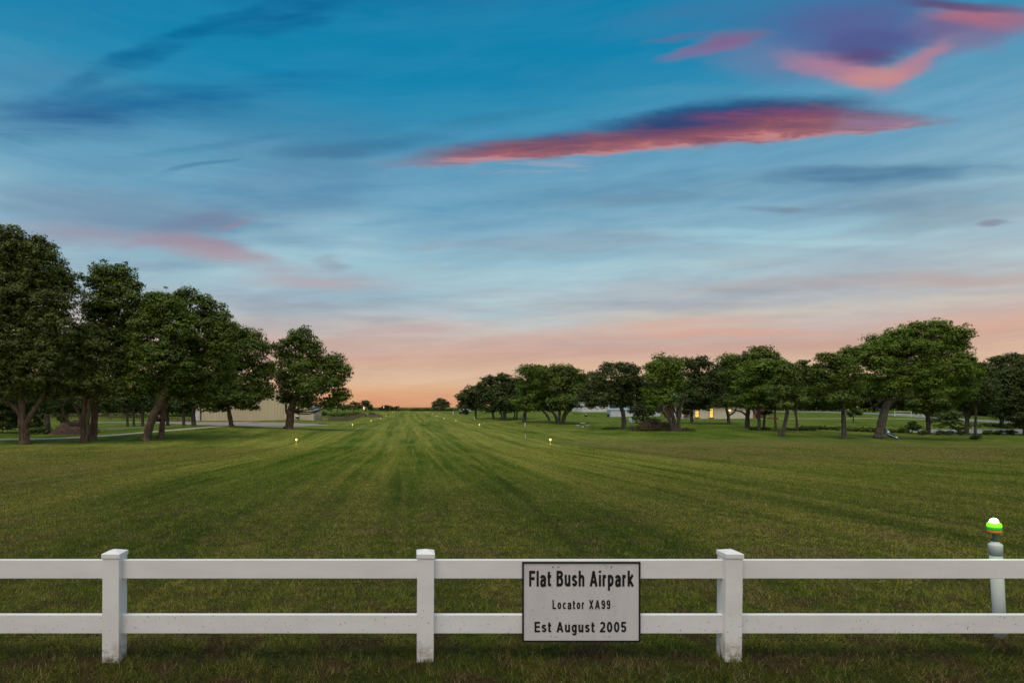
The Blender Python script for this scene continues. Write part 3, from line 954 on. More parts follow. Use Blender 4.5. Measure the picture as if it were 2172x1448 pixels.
tree('oak_tree', 'oak on the left lawn whose thick trunk leans hard to the right', 'tree', 43,
     [[(310, 934, 9.5), (316, 908, 8.5), (326, 880, 8), (340, 850, 7.5), (351, 825, 7), (362, 770, 5), (368, 720, 3.5)]],
     [(328, 642, 26, 28), (318, 672, 34, 32), (355, 655, 34, 36), (325, 720, 50, 44), (375, 700, 44, 48), (305, 770, 52, 42), (350, 770, 56, 46), (295, 815, 40, 28), (345, 815, 55, 32), (385, 785, 40, 40)],
     'green', 'brown', 4, T_LEFT, leafpx=2.6, fat=1.17, gap=0.1, skirt=7)
tree('oak_tree', 'oak with a straight narrow trunk just right of the leaning one', 'tree', 45,
     [[(341, 932, 7), (344, 905, 6), (347, 875, 5.5), (355, 845, 5), (380, 800, 4.5), (410, 750, 3.5)]],
     [(392, 638, 24, 27), (372, 655, 22, 25), (425, 655, 30, 26), (460, 680, 30, 30), (420, 700, 56, 44), (470, 730, 34, 40), (400, 755, 50, 44), (445, 780, 54, 48), (395, 815, 50, 36), (440, 835, 48, 28)],
     'green', 'brown', 5, T_LEFT, leafpx=2.5, fat=1.17, gap=0.1, skirt=7)
tree('oak_tree', 'wide low oak in front of the hangar door with a short dark trunk', 'tree', 58,
     [[(491, 904, 5.2), (487, 880, 4.5), (484, 860, 4), (481, 835, 3.6), (478, 790, 2.6)]],
     [(505, 705, 24, 24), (530, 722, 26, 26), (565, 738, 16, 18), (490, 740, 36, 34), (535, 755, 38, 34), (500, 790, 50, 42), (548, 800, 28, 42), (460, 815, 46, 36), (510, 838, 46, 24), (550, 838, 26, 18), (430, 838, 34, 20), (470, 850, 34, 14), (560, 826, 22, 20), (455, 862, 30, 9), (515, 858, 34, 10), (575, 790, 14, 22)],
     'green', 'brown', 6, T_LEFT, leafpx=2.3, fat=1.17, gap=0.1, skirt=7)
tree('oak_tree', 'lone oak right of the hangar with a knobbed trunk nearest the runway lights', 'tree', 60,
     [[(613, 909, 9), (615, 890, 8.5), (617, 872, 8), (623, 852, 7.5), (633, 828, 6.5), (640, 790, 5), (642, 760, 3.5)], [(616, 876, 6), (610, 873, 6.5), (606, 871, 3)]],
     [(640, 720, 28, 25), (618, 735, 22, 20), (586, 738, 13, 12), (602, 755, 22, 16), (655, 745, 32, 26), (630, 780, 44, 34), (672, 782, 36, 32), (706, 775, 24, 26), (728, 795, 18, 28), (700, 812, 32, 28), (722, 838, 18, 18), (660, 820, 46, 26), (605, 812, 28, 30), (700, 850, 22, 11), (650, 852, 30, 13), (610, 845, 20, 10)],
     'green', 'brown', 7, T_LEFT, leafpx=2.3, rcpx=10, fat=1.17, gap=0.2, skirt=7)
small = [(271, 904, 64, 2.6, 'thin-trunked small tree left of its two neighbours behind the path', [(270, 845, 26, 22), (255, 830, 22, 20)]),
         (284, 902, 67, 2.6, 'small dark tree between two thin trunks behind the path', [(284, 842, 24, 24)]),
         (303, 904, 64, 3.4, 'pale-trunked small tree just left of the leaning oak', [(300, 840, 26, 26), (312, 858, 16, 12)]),
         (356, 903, 66, 3.6, 'small tree seen behind the straight narrow oak trunk', [(362, 850, 30, 22)]),
         (390, 905, 64, 3.6, 'short tree with a low crown left of the hangar', [(388, 860, 26, 18), (400, 842, 26, 18)]),
         (411, 901, 70, 5.2, 'thick-trunked tree beside the white hangar door', [(414, 852, 30, 22), (435, 846, 22, 16)])]
for i, (px, py, Yr, r, lab, lb) in enumerate(small):
    tree('small_tree', lab, 'tree', Yr, [[(px, py, r), (px - 1, py - 22, r * .85), (px + 1, py - 45, r * .7)]], lb, 'dark', 'grey', 30 + i, T_BACK, leafpx=2.3, rcpx=9)

# ---- right group
RT = [
    ('tree farthest along the right row with a small round crown', 116, [[(1009, 887, 2.6), (1009, 874, 2.2), (1009, 855, 1.8)]], [(998, 832, 22, 16), (1018, 826, 18, 12), (985, 848, 20, 16), (1010, 850, 30, 18), (985, 862, 14, 9)], 'dark', 'grey', {}),
    ('narrow tree second from the far end of the right row', 110, [[(1047, 888, 2.4), (1045, 875, 2), (1043, 850, 1.6)]], [(1040, 806, 16, 14), (1030, 830, 20, 24), (1055, 830, 20, 24), (1040, 855, 26, 14)], 'dark', 'grey', {}),
    ('thick straight trunk standing in the far right row', 103, [[(1071, 891, 4.2), (1070, 875, 3.6), (1070, 850, 3)]], [(1068, 805, 20, 15), (1085, 815, 18, 18), (1070, 835, 32, 24), (1075, 857, 26, 12)], 'dark', 'grey', {}),
    ('thin trunk hidden partly behind the thick straight one', 107, [[(1064, 889, 1.9), (1063, 874, 1.6), (1060, 855, 1.4)]], [(1056, 838, 16, 20)], 'dark', 'grey', {}),
    ('twin thin trunks side by side in the far right row', 106, [[(1091, 889.5, 1.8), (1092, 875, 1.6), (1092, 855, 1.4)], [(1096, 889.5, 1.8), (1097, 875, 1.6), (1099, 855, 1.4)]], [(1095, 820, 22, 22), (1100, 846, 24, 16)], 'dark', 'grey', {}),
    ('bright green tree drooping low left of the many-stemmed one', 84, [[(1112, 896, 4.4), (1113, 880, 3.8), (1116, 862, 3.2), (1125, 830, 2.4)]], [(1118, 790, 20, 17), (1140, 786, 20, 14), (1148, 815, 28, 20), (1120, 818, 26, 22), (1160, 838, 24, 20), (1135, 848, 32, 18), (1168, 856, 16, 14), (1108, 852, 22, 14)], 'light', 'grey', {}),
    ('crooked trunk curving left beside the many-stemmed tree', 90, [[(1166, 893, 2.8), (1161, 882, 2.5), (1153, 872, 2.3), (1147, 862, 2)]], [(1140, 800, 30, 20), (1132, 832, 28, 20)], 'green', 'grey', {}),
    ('broad domed tree splitting into many stems at the ground', 80, [[(1183, 899, 3.6), (1178, 882, 3), (1168, 868, 2.6), (1160, 850, 2)], [(1186, 898, 3), (1187, 875, 2.6), (1186, 850, 2.2), (1182, 820, 1.8)], [(1192, 898, 3), (1197, 878, 2.8), (1206, 860, 2.5), (1220, 835, 1.8)], [(1196, 893, 2.2), (1203, 876, 2), (1218, 862, 1.6)]],
     [(1180, 788, 26, 18), (1155, 795, 22, 18), (1205, 792, 26, 18), (1232, 806, 22, 20), (1180, 815, 46, 26), (1218, 830, 34, 26), (1196, 848, 46, 16), (1244, 838, 12, 18)], 'green', 'grey', {}),
    ('wide dark tree with a curved trunk beside the concrete picnic set', 62, [[(1323, 908, 5.4), (1323, 890, 4.6), (1321, 873, 4.2), (1314, 858, 4), (1306, 846, 3.6), (1300, 825, 2.8)]],
     [(1293, 780, 18, 16), (1316, 782, 18, 15), (1268, 798, 20, 18), (1342, 790, 20, 17), (1300, 812, 40, 26), (1258, 822, 26, 22), (1345, 818, 28, 26), (1245, 845, 22, 16), (1280, 846, 34, 18), (1330, 846, 32, 15), (1365, 832, 16, 22)], 'dark', 'grey', {'gap': .35}),
    ('low bushy tree behind the brush pile', 80, [[(1365, 892, 3), (1364, 880, 2.4), (1364, 862, 1.8)], [(1350, 891, 1.6), (1351, 878, 1.4), (1356, 860, 1)]], [(1362, 852, 30, 18), (1385, 850, 26, 18), (1350, 868, 16, 8), (1372, 872, 22, 6)], 'dark', 'grey', {}),
    ('yellow-green tree with three pale splayed stems right of the brush pile', 56, [[(1427, 914, 5), (1421, 893, 3.4), (1411, 878, 2.8), (1398, 866, 2)], [(1434, 914, 5), (1430, 893, 4), (1424, 872, 3.6), (1416, 850, 3)], [(1440, 913, 4), (1440, 893, 3), (1441, 872, 3), (1448, 853, 2.2), (1453, 835, 1.5)], [(1436, 882, 2), (1430, 868, 1.6), (1426, 855, 1.2)]],
     [(1408, 766, 24, 16), (1388, 782, 20, 20), (1428, 775, 18, 20), (1405, 800, 34, 28), (1435, 805, 22, 30), (1392, 832, 26, 24), (1420, 838, 26, 22), (1384, 852, 16, 12), (1380, 800, 14, 14)], 'light', 'grey', {'gap': .3}),
    ('dark round-topped tree in front of the lit porch', 78, [[(1468, 899, 3.6), (1467, 885, 3), (1468, 865, 2.6)]], [(1462, 775, 24, 18), (1488, 775, 22, 18), (1470, 805, 34, 26), (1500, 815, 24, 24), (1470, 840, 34, 22), (1500, 852, 28, 14), (1455, 862, 18, 12)], 'dark', 'grey', {}),
    ('dark tree with one limb arching right against the pale house', 78, [[(1546, 899, 3.4), (1545, 886, 3), (1543, 874, 2.8), (1538, 858, 2.2)], [(1545, 881, 2), (1553, 877, 1.8), (1560, 870, 1.6), (1562, 858, 1.2)]], [(1532, 785, 24, 17), (1512, 800, 20, 18), (1530, 815, 36, 24), (1520, 843, 38, 19), (1550, 845, 26, 14)], 'dark', 'grey', {}),
    ('tall tree with the highest dome in the middle of the right row', 65, [[(1585, 908, 5), (1585, 893, 4.4), (1586, 876, 4), (1590, 850, 3.2)], [(1582, 880, 2), (1572, 873, 1.6), (1562, 871, 1.2), (1552, 868, .8)]],
     [(1592, 752, 28, 18), (1622, 752, 26, 17), (1558, 766, 26, 18), (1642, 768, 18, 18), (1590, 785, 48, 28), (1560, 805, 32, 30), (1600, 825, 48, 26), (1580, 850, 40, 13)], 'green', 'grey', {}),
    ('light green spreading tree in front of the tall domed one', 58, [[(1610, 913, 3.6), (1610, 893, 3), (1609, 870, 2.8), (1606, 845, 2.2)], [(1606, 888, 1.6), (1600, 874, 1.4), (1590, 862, 1)]],
     [(1600, 785, 34, 22), (1635, 785, 36, 24), (1665, 800, 24, 22), (1585, 812, 30, 24), (1620, 818, 44, 24), (1655, 830, 26, 18), (1600, 840, 32, 14)], 'light', 'grey', {}),
    ('small tree behind the light green spreading one', 68, [[(1620, 906, 2.6), (1621, 890, 2.2), (1624, 868, 1.8)]], [(1630, 842, 24, 18), (1625, 862, 18, 9)], 'dark', 'grey', {}),
    ('slim tree with a reddish lower trunk', 63, [[(1646, 910, 2.6), (1644, 890, 2), (1644, 862, 1.8)]], [(1648, 822, 22, 26), (1655, 850, 20, 14)], 'green', 'brown', {}),
    ('tree with a sinuous pale grey trunk beside a short dark stump', 50, [[(1660, 925, 4), (1663, 905, 3.6), (1668, 885, 3.4), (1671, 865, 3.6), (1674, 845, 2.6)], [(1668, 868, 2), (1663, 855, 1.6), (1655, 845, 1)]], [(1662, 785, 20, 18), (1680, 800, 24, 22), (1662, 818, 26, 26), (1690, 838, 20, 20), (1655, 845, 22, 14)], 'green', 'grey', {'gap': .2}),
    ('thin wispy-topped tree left of the wide gap before the great tree', 58, [[(1690.5, 913, 2.8), (1690, 893, 2.2), (1688, 875, 2), (1692, 855, 1.4)], [(1689, 878, 1.4), (1682, 868, 1.1), (1679, 855, .8)]], [(1722, 792, 20, 20), (1738, 812, 18, 24), (1702, 770, 13, 8), (1712, 779, 8, 8), (1692, 790, 20, 18), (1712, 802, 18, 20), (1695, 828, 28, 20), (1715, 838, 18, 20)], 'green', 'grey', {'gap': .5}),
    ('tree with a dead-straight trunk left of the great tree', 50, [[(1791, 930, 5.2), (1790, 905, 4.2), (1789, 880, 3.8), (1789, 850, 3.2), (1785, 810, 2.4)]],
     [(1748, 760, 18, 14), (1765, 772, 26, 22), (1738, 785, 14, 20), (1755, 812, 26, 26), (1790, 795, 36, 32), (1775, 842, 30, 18), (1808, 838, 30, 22), (1752, 838, 16, 12)], 'green', 'grey', {}),
    ('greatest tree on the right lawn with a broad dome and a thick leaning trunk', 52, [[(1864, 931, 9), (1868, 910, 8), (1873, 888, 7.5), (1880, 862, 7.5), (1886, 845, 6), (1895, 815, 4.5), (1915, 775, 3)], [(1880, 862, 4), (1905, 846, 2.6), (1935, 846, 1.8), (1960, 842, 1)], [(1874, 880, 3), (1862, 868, 1), (1850, 862, .6)]],
     [(1990, 706, 38, 25), (1950, 706, 34, 24), (1912, 714, 32, 24), (2025, 716, 30, 26), (1872, 732, 30, 24), (1838, 750, 26, 22), (2042, 742, 23, 28), (2040, 778, 26, 28), (1980, 745, 62, 36), (1910, 756, 56, 36), (1815, 768, 20, 18), (1860, 782, 40, 32), (2000, 788, 46, 30), (1930, 800, 50, 28), (1885, 822, 38, 24), (1970, 822, 44, 20), (1835, 812, 26, 22), (1812, 756, 26, 20), (1790, 778, 26, 26), (2058, 800, 22, 26), (2040, 830, 30, 22)], 'light', 'grey', {'dens': 1.05, 'rcpx': 10}),
    ('dark tree with a forked trunk between the great tree and the pond', 62, [[(1969, 920, 4.6), (1969, 900, 3.8), (1968, 882, 3.8), (1966, 865, 3)], [(1971, 882, 2.2), (1980, 874, 1.8), (1986, 862, 1.2)], [(1966, 882, 2.2), (1957, 872, 1.8), (1950, 862, 1.2)]], [(1955, 838, 28, 22), (1990, 832, 30, 24), (1938, 855, 18, 12), (1970, 858, 34, 14), (2005, 850, 22, 16)], 'green', 'grey', {}),
    ('many-stemmed dark tree standing at the pond edge', 62, [[(2051, 921, 4), (2051, 900, 3.4), (2053, 880, 3), (2055, 855, 2.2)], [(2052, 895, 2), (2046, 880, 1.6), (2040, 862, 1.2)], [(2052, 890, 2), (2060, 878, 1.6), (2064, 862, 1.2)]], [(2070, 778, 24, 13), (2094, 790, 22, 16), (2040, 796, 28, 22), (2075, 806, 26, 24), (2050, 826, 38, 26), (2085, 838, 26, 24), (2058, 852, 34, 14)], 'dark', 'grey', {'gap': .2}),
    ('slender straight tree in front of the pond with weeds at its foot', 54, [[(2069, 932, 2.8), (2069, 905, 2.2), (2070, 880, 2.2), (2068, 850, 1.6)]], [(2078, 822, 26, 20), (2060, 838, 20, 16), (2088, 846, 22, 16)], 'dark', 'grey', {}),
    ('feathery small tree leaning left over the pond bank', 70, [[(2040, 908, 2.4), (2030, 898, 2), (2014, 888, 1.6), (2000, 880, 1.2)]], [(2000, 872, 26, 11), (2028, 868, 26, 13), (1985, 880, 14, 8), (2025, 884, 18, 8)], 'reed', 'grey', {'gap': .7, 'dens': .7}),
    ('high dark tree crown behind at the right edge', 78, [[(2125, 908, 4), (2125, 880, 3.2), (2126, 840, 2.6)]], [(2122, 772, 22, 14), (2150, 768, 24, 14), (2165, 772, 20, 16), (2135, 800, 40, 28), (2110, 815, 24, 24), (2125, 845, 40, 24), (2130, 872, 34, 16)], 'dark', 'grey', {}),
    ('dark tree cut by the right edge of the view', 58, [[(2176, 924, 5), (2176, 890, 4), (2174, 840, 3)]], [(2165, 800, 34, 28), (2190, 785, 34, 30), (2150, 835, 30, 28), (2180, 840, 40, 34), (2160, 872, 28, 24), (2190, 885, 34, 26)], 'dark', 'grey', {}),
]
for i, (lab, Yr, trk, lb, leaf, bark, kw) in enumerate(RT):
    tree('shade_tree', lab, 'tree', Yr, trk, lb, leaf, bark, 60 + i, T_RIGHT, **{**dict(leafpx=2.1, rcpx=9.5, fat=1.15, skirt=13), **kw})
tree('small_tree', 'small round-headed sapling on the far lawn under the great tree', 'tree', 80, [[(1810, 896, 1.1), (1810, 886, 0.9), (1810, 876, .7)]], [(1810, 873, 15, 10), (1803, 878, 9, 6), (1818, 877, 9, 6)], 'dark', 'grey', 95, None, leafpx=1.8, rcpx=5)
# ---- far trees
tree('far_tree', 'round dark tree alone on the skyline right of the runway end', 'tree', 325, [[(935, 870, 2), (935, 862, 1.6)]], [(935, 850, 13, 9), (926, 856, 11, 9), (945, 856, 11, 9), (935, 861, 20, 7)], 'dark', 'grey', 96, None, leafpx=1.2, rcpx=3)
FL = [('round far tree behind the pale marker light left of the runway', 235, 776, 877, [(776, 856, 11, 8), (770, 864, 13, 8), (783, 865, 9, 9)]),
      ('low far tree left of the round one beyond the rail fence', 225, 750, 878, [(752, 862, 12, 7), (742, 868, 14, 7), (758, 869, 10, 7)]),
      ('broad far tree beyond the corner of the rail fence', 215, 716, 880, [(715, 864, 14, 8), (728, 869, 14, 7), (702, 869, 12, 8)]),
      ('far tree seen below the crown of the lone oak', 205, 686, 882, [(685, 864, 16, 9), (672, 870, 12, 9), (698, 871, 12, 7)]),
      ('dark far tree just right of the small red-brown bank', 300, 822, 873, [(820, 863, 11, 5), (812, 866, 9, 5), (830, 866, 8, 4)]),
      ('tiny far tree at the left end of the runway crest', 330, 841, 873, [(841, 865, 6, 4), (836, 867, 6, 3)])]
for i, (lab, Yr, px, py, lb) in enumerate(FL):
    tree('far_tree', lab, 'tree', Yr, [[(px, py, 1.4), (px, py - 8, 1.1)]], lb, 'dark', 'grey', 100 + i, 'trees on the far left skyline', leafpx=1.5, rcpx=4, limbs=False)


# ---- shrubs and masses
def shrub(name, label, cat, Yr, px, py, lobes, leaf, seed, group=None, leafpx=2.2, rcpx=8, dens=1.0, gap=0.1):
    return tree(name, label, cat, Yr, [[(px, py, 1.2), (px + 1, py - 8, .9)], [(px - 3, py, 1), (px - 6, py - 7, .6)]], lobes, leaf, 'grey', seed, group, leafpx=leafpx, rcpx=rcpx, dens=dens, gap=gap, limbs=False, crown_name='foliage', trunk_name='stem')


shrub('shrub', 'tall dark thicket shrub at the far left edge behind the path', 'shrub', 50, 5, 922, [(0, 880, 40, 34), (-30, 860, 40, 40), (20, 850, 30, 25), (10, 905, 30, 16)], 'dark', 120, 'thicket behind the left path')
shrub('shrub', 'dark thicket shrub between the forked oak and the dirt pile', 'shrub', 52, 66, 918, [(62, 865, 30, 26), (80, 885, 22, 22), (45, 890, 24, 20), (70, 905, 30, 11), (95, 850, 24, 20)], 'dark', 121, 'thicket behind the left path')
shrub('shrub', 'rough grassy bush at the foot of the thicket left of the dirt pile', 'shrub', 49, 85, 923, [(80, 915, 26, 9), (58, 918, 16, 6), (98, 917, 12, 6)], 'reed', 122, None, gap=.4)
shrub('shrub', 'dark leafy shrub behind the broken limb above the dirt pile', 'shrub', 58, 125, 905, [(118, 862, 26, 24), (150, 850, 26, 22), (130, 885, 14, 12)], 'dark', 123, None)
shrub('shrub', 'spreading dark bush by the water right of the great trunk', 'shrub', 62, 1934, 918, [(1934, 904, 17, 9), (1922, 909, 12, 7), (1946, 908, 11, 8), (1934, 896, 8, 5)], 'dark', 124, 'bushes on the pond bank', leafpx=1.9, rcpx=5)
for i, (px, py, r, lab) in enumerate([(1958, 920, 9, 'small bush between the spreading bush and the forked dark trunk'), (1995, 921, 10, 'low bank bush just right of the forked dark trunk'), (2014, 922, 8, 'second low bank bush right of the forked trunk'),
                                     (2040, 922, 9, 'round dark bush touching the many-stemmed trunk'), (2096, 922, 10, 'low bush in front of the water near the slender tree'), (2118, 920, 9, 'leafy bank bush before the right end of the water'), (2070, 936, 9, 'weedy tuft at the foot of the slender tree'), (2150, 926, 12, 'dark bush at the bank near the right edge')]):
    shrub('shrub', lab, 'shrub', 60 if py < 930 else 53.5, px, py, [(px, py - 6, r, 6), (px - r * .6, py - 4, r * .6, 4)], 'dark', 130 + i, 'bushes on the pond bank', leafpx=1.8, rcpx=4)
for i, (px, py, Yr, rx, ry, lf, lab) in enumerate([(1740, 912, 66, 44, 6, 'reed', 'tall weeds in the hollow left of the dead-straight trunk'), (1830, 911, 66, 36, 7, 'reed', 'tall weeds in the hollow between the straight and leaning trunks'), (1905, 914, 66, 20, 6, 'reed', 'tall weeds just right of the great leaning trunk'),
                                               (1700, 918, 60, 30, 4, 'reed', 'low weeds at the foot of the wispy-topped tree'), (1610, 917, 60, 22, 3.5, 'reed', 'low weeds round the light green tree trunk'), (1300, 916, 60, 22, 4, 'reed', 'low weeds between the picnic set and the brush pile'),
                                               (2100, 908, 78, 60, 4, 'reed', 'weeds on the far bank of the pond'), (1455, 917, 57, 22, 3, 'reed', 'low weeds trailing right of the brush pile')]):
    shrub('weed_patch', lab, 'weeds', Yr, px, py, [(px + j * rx / 3.0, py - ry * .6 + (j * 7 % 3) * .5, rx / 3.2, ry) for j in (-2.4, -1.2, 0, 1.2, 2.4)], lf, 150 + i, 'patches of tall weeds', leafpx=1.6, rcpx=3.5)
# rail-fence shrubs far left
for i, (px, py, Yr, rx, lab) in enumerate([(735, 884, 150, 18, 'low far shrub behind the middle of the rail fence'), (710, 885, 145, 16, 'far shrub just behind the rail fence corner'), (758, 881, 170, 14, 'far shrub left of the pale marker light'), (685, 884, 150, 14, 'far shrub right of the hangar'), (788, 878, 200, 7, 'far shrub right of the pale marker light')]):
    shrub('shrub', lab, 'shrub', Yr, px, py, [(px, py - 5, rx * .6, 5), (px - rx * .5, py - 4, rx * .5, 4), (px + rx * .5, py - 4, rx * .5, 4)], 'green', 170 + i, 'shrubs beyond the rail fence', leafpx=1.4, rcpx=3.5)


def mass(name, label, spots, leaf, seed, leafpx=2.0, rcpx=7, dens=1.0):
    """far wood: spots (px, Yr, top_py, r_px)"""
    rng = np.random.default_rng(seed)
    Cs = []
    for px, Yr, top, r in spots:
        Y = Yr * S; k = Y / F
        X = wx(px, Y); zb = h1(X, Y); zt = wz(top, Y)
        hh = max(zt - zb, 2.0)
        rz = hh * 0.5
        C, Nn, Sz, Rd, _ = foliage_points(rng, [(X, Y, zt - rz * 0.95, r * k, r * k, rz), (X + r * k * .4, Y + r * k * .3, zb + rz * 0.6, r * k, r * k, rz * .7)], k, dens, rcpx, leafpx)
        Cs.append((C, Nn, Sz, Rd))
    A = [np.concatenate([c[i] for c in Cs]) for i in range(4)]
    o = leaf_object(name, *A, LM[leaf], None, rng, (0, 0, 0))
    tag(o, label, 'woodland', kind='stuff')


rr = random.Random(4)
mass('woods', 'dark woodland behind the left path and fence', [(px, 118 + rr.random() * 25, 800 + rr.random() * 24, 30) for px in range(-160, 420, 18)], 'dark', 201)
mass('woods', 'low hazy treeline on the horizon beyond the runway crest', [(px, 560 + rr.random() * 60, 865.3 + rr.random() * 1.4, 7) for px in range(790, 1240, 8)], 'dark', 202, 1.3, 2.5, .8)
mass('woods', 'distant wood behind the white barn and right row of trees', [(px, 222 + rr.random() * 30, (798 if px < 1480 else 782) + rr.random() * 14, 26) for px in range(1230, 1790, 14)] + [(px, 222 + rr.random() * 30, 822 + rr.random() * 12, 22) for px in range(1060, 1240, 16)], 'dark', 203, 2.0, 6, .9)
mass('woods', 'dark wood rising beyond the grey road on the right', [(px, 185 - (px - 1700) * 0.125 + rr.random() * 15, 786 + rr.random() * 20, 29) for px in range(1690, 2300, 15)] + [(px, 150 - (px - 2000) * 0.1, 850 + rr.random() * 10, 22) for px in range(2010, 2260, 15)], 'dark', 204, 2.2, 8, .9)

# ------------------------------------------------------------------ white fence
def vinyl_fn(t, p):
    g = t.node('ShaderNodeTexCoord').outputs['Object']
    wp = t.node('ShaderNodeNewGeometry').outputs['Position']
    _, _, z = t.sep(wp)
    n = t.noise(t.v('MULTIPLY', wp, (2, 2, 6)), 1.0, 4.0, 0.6)
    c = t.mix(t.rng(n, 0.3, 0.7), (0.72, 0.705, 0.675, 1), (0.78, 0.77, 0.75, 1))
    sp = t.noise(t.v('MULTIPLY', wp, (55, 55, 70)), 1.0, 2.0, 0.5)
    spots = t.rng(sp, 0.685, 0.72)
    low = t.rng(z, 0.62, 0.1, 0.10, 1.0)
    c = t.mix(t.m('MULTIPLY', spots, low), c, (0.10, 0.075, 0.05, 1))
    dirt = t.m('MULTIPLY', t.rng(z, 0.24, 0.0), t.rng(t.noise(t.v('MULTIPLY', wp, (14, 14, 22)), 1.0, 5.0, 0.7), 0.38, 0.66))
    c = t.mix(t.m('MULTIPLY', dirt, 0.85), c, (0.28, 0.20, 0.13, 1))
    t.put(p.inputs['Base Color'], c)


M_vinyl = mat('white_vinyl', (0.74, 0.73, 0.71), 0.42, vinyl_fn, 0.4)
fence = empty('white_fence', (0, 4.517, 0), 'white two-rail plastic fence across the foreground', 'fence')
PW = 0.066
posts = (-7.22, -4.78, -2.335, 0.131, 2.545, 5.06, 7.5)
for i, cx in enumerate(posts):
    post = MB().box((0, 0, 0.25), (2 * PW, 2 * PW, 1.13)).build('post', M_vinyl, fence, bevel=0.004)
    post.location = (cx, 0, 0)
    post.rotation_euler = (0, R((0, 0, 0.25, 0.3, 0.6, 0, 0)[i]), 0)
    e = PW + 0.006; z0, z1, z2 = 0.812, 0.847, 0.872
    c = MB()
    c.add([(-e, -e, z0), (e, -e, z0), (e, e, z0), (-e, e, z0), (-e, -e, z1), (e, -e, z1), (e, e, z1), (-e, e, z1), (0, 0, z2)],
          [(0, 3, 2, 1), (0, 1, 5, 4), (1, 2, 6, 5), (2, 3, 7, 6), (3, 0, 4, 7), (4, 5, 8), (5, 6, 8), (6, 7, 8), (7, 4, 8)])
    c.build('cap', M_vinyl, post, bevel=0.003)
for i in range(6):
    for (za, zb) in ((0.640, 0.787), (0.206, 0.354)):
        MB().span((posts[i] + PW - 0.01, -0.018, za), (posts[i + 1] - PW + 0.01, 0.022, zb)).build('rail', M_vinyl, fence, bevel=0.004)

# ------------------------------------------------------------------ sign
def sign_fn(t, p):
    wp = t.node('ShaderNodeNewGeometry').outputs['Position']
    n = t.noise(t.v('MULTIPLY', wp, (6, 6, 2)), 1.0, 5.0, 0.65)
    c = t.mix(t.rng(n, 0.35, 0.7), (0.64, 0.61, 0.60, 1), (0.58, 0.555, 0.555, 1))
    sp = t.noise(t.v('MULTIPLY', wp, (50, 50, 60)), 1.0, 2.0, 0.5)
    c = t.mix(t.rng(sp, 0.70, 0.73, 0, 0.5), c, (0.12, 0.09, 0.06, 1))
    t.put(p.inputs['Base Color'], c)


M_sign = mat('sign_face', (0.58, 0.56, 0.56), 0.5, sign_fn, 0.3)
M_black = mat('black_paint', (0.012, 0.011, 0.012), 0.5)
M_screw = mat('screw_metal', (0.18, 0.17, 0.16), 0.4, None, 0.5, 0.7)
SY = 4.495
k = SY / F
sx0, sx1 = wx(1107.5, SY), wx(1357.5, SY)
sz0, sz1 = wz(1360, SY), wz(1190.5, SY)
sign = empty('sign', ((sx0 + sx1) / 2, SY, sz0), 'grey white notice board with black border and lettering hung on the white fence', 'sign')
so = Vector(sign.location)


def rel(x, y, z): return (x - so.x, y - so.y, z - so.z)


bw = 0.012
MB().span(rel(sx0 + bw, SY - 0.004, sz0 + bw), rel(sx1 - bw, SY + 0.002, sz1 - bw)).build('panel', M_sign, sign)
fr = MB()
for a, b in (((sx0, sz0), (sx1, sz0 + bw)), ((sx0, sz1 - bw), (sx1, sz1)), ((sx0, sz0 + bw), (sx0 + bw, sz1 - bw)), ((sx1 - bw, sz0 + bw), (sx1, sz1 - bw))):
    fr.span(rel(a[0], SY - 0.010, a[1]), rel(b[0], SY + 0.003, b[1]))
fr.build('frame', M_black, sign)


def arc(cx, cy, rx, ry, a0, a1, n=9):
    return [(cx + rx * math.cos(R(a0 + (a1 - a0) * i / n)), cy + ry * math.sin(R(a0 + (a1 - a0) * i / n))) for i in range(n + 1)]


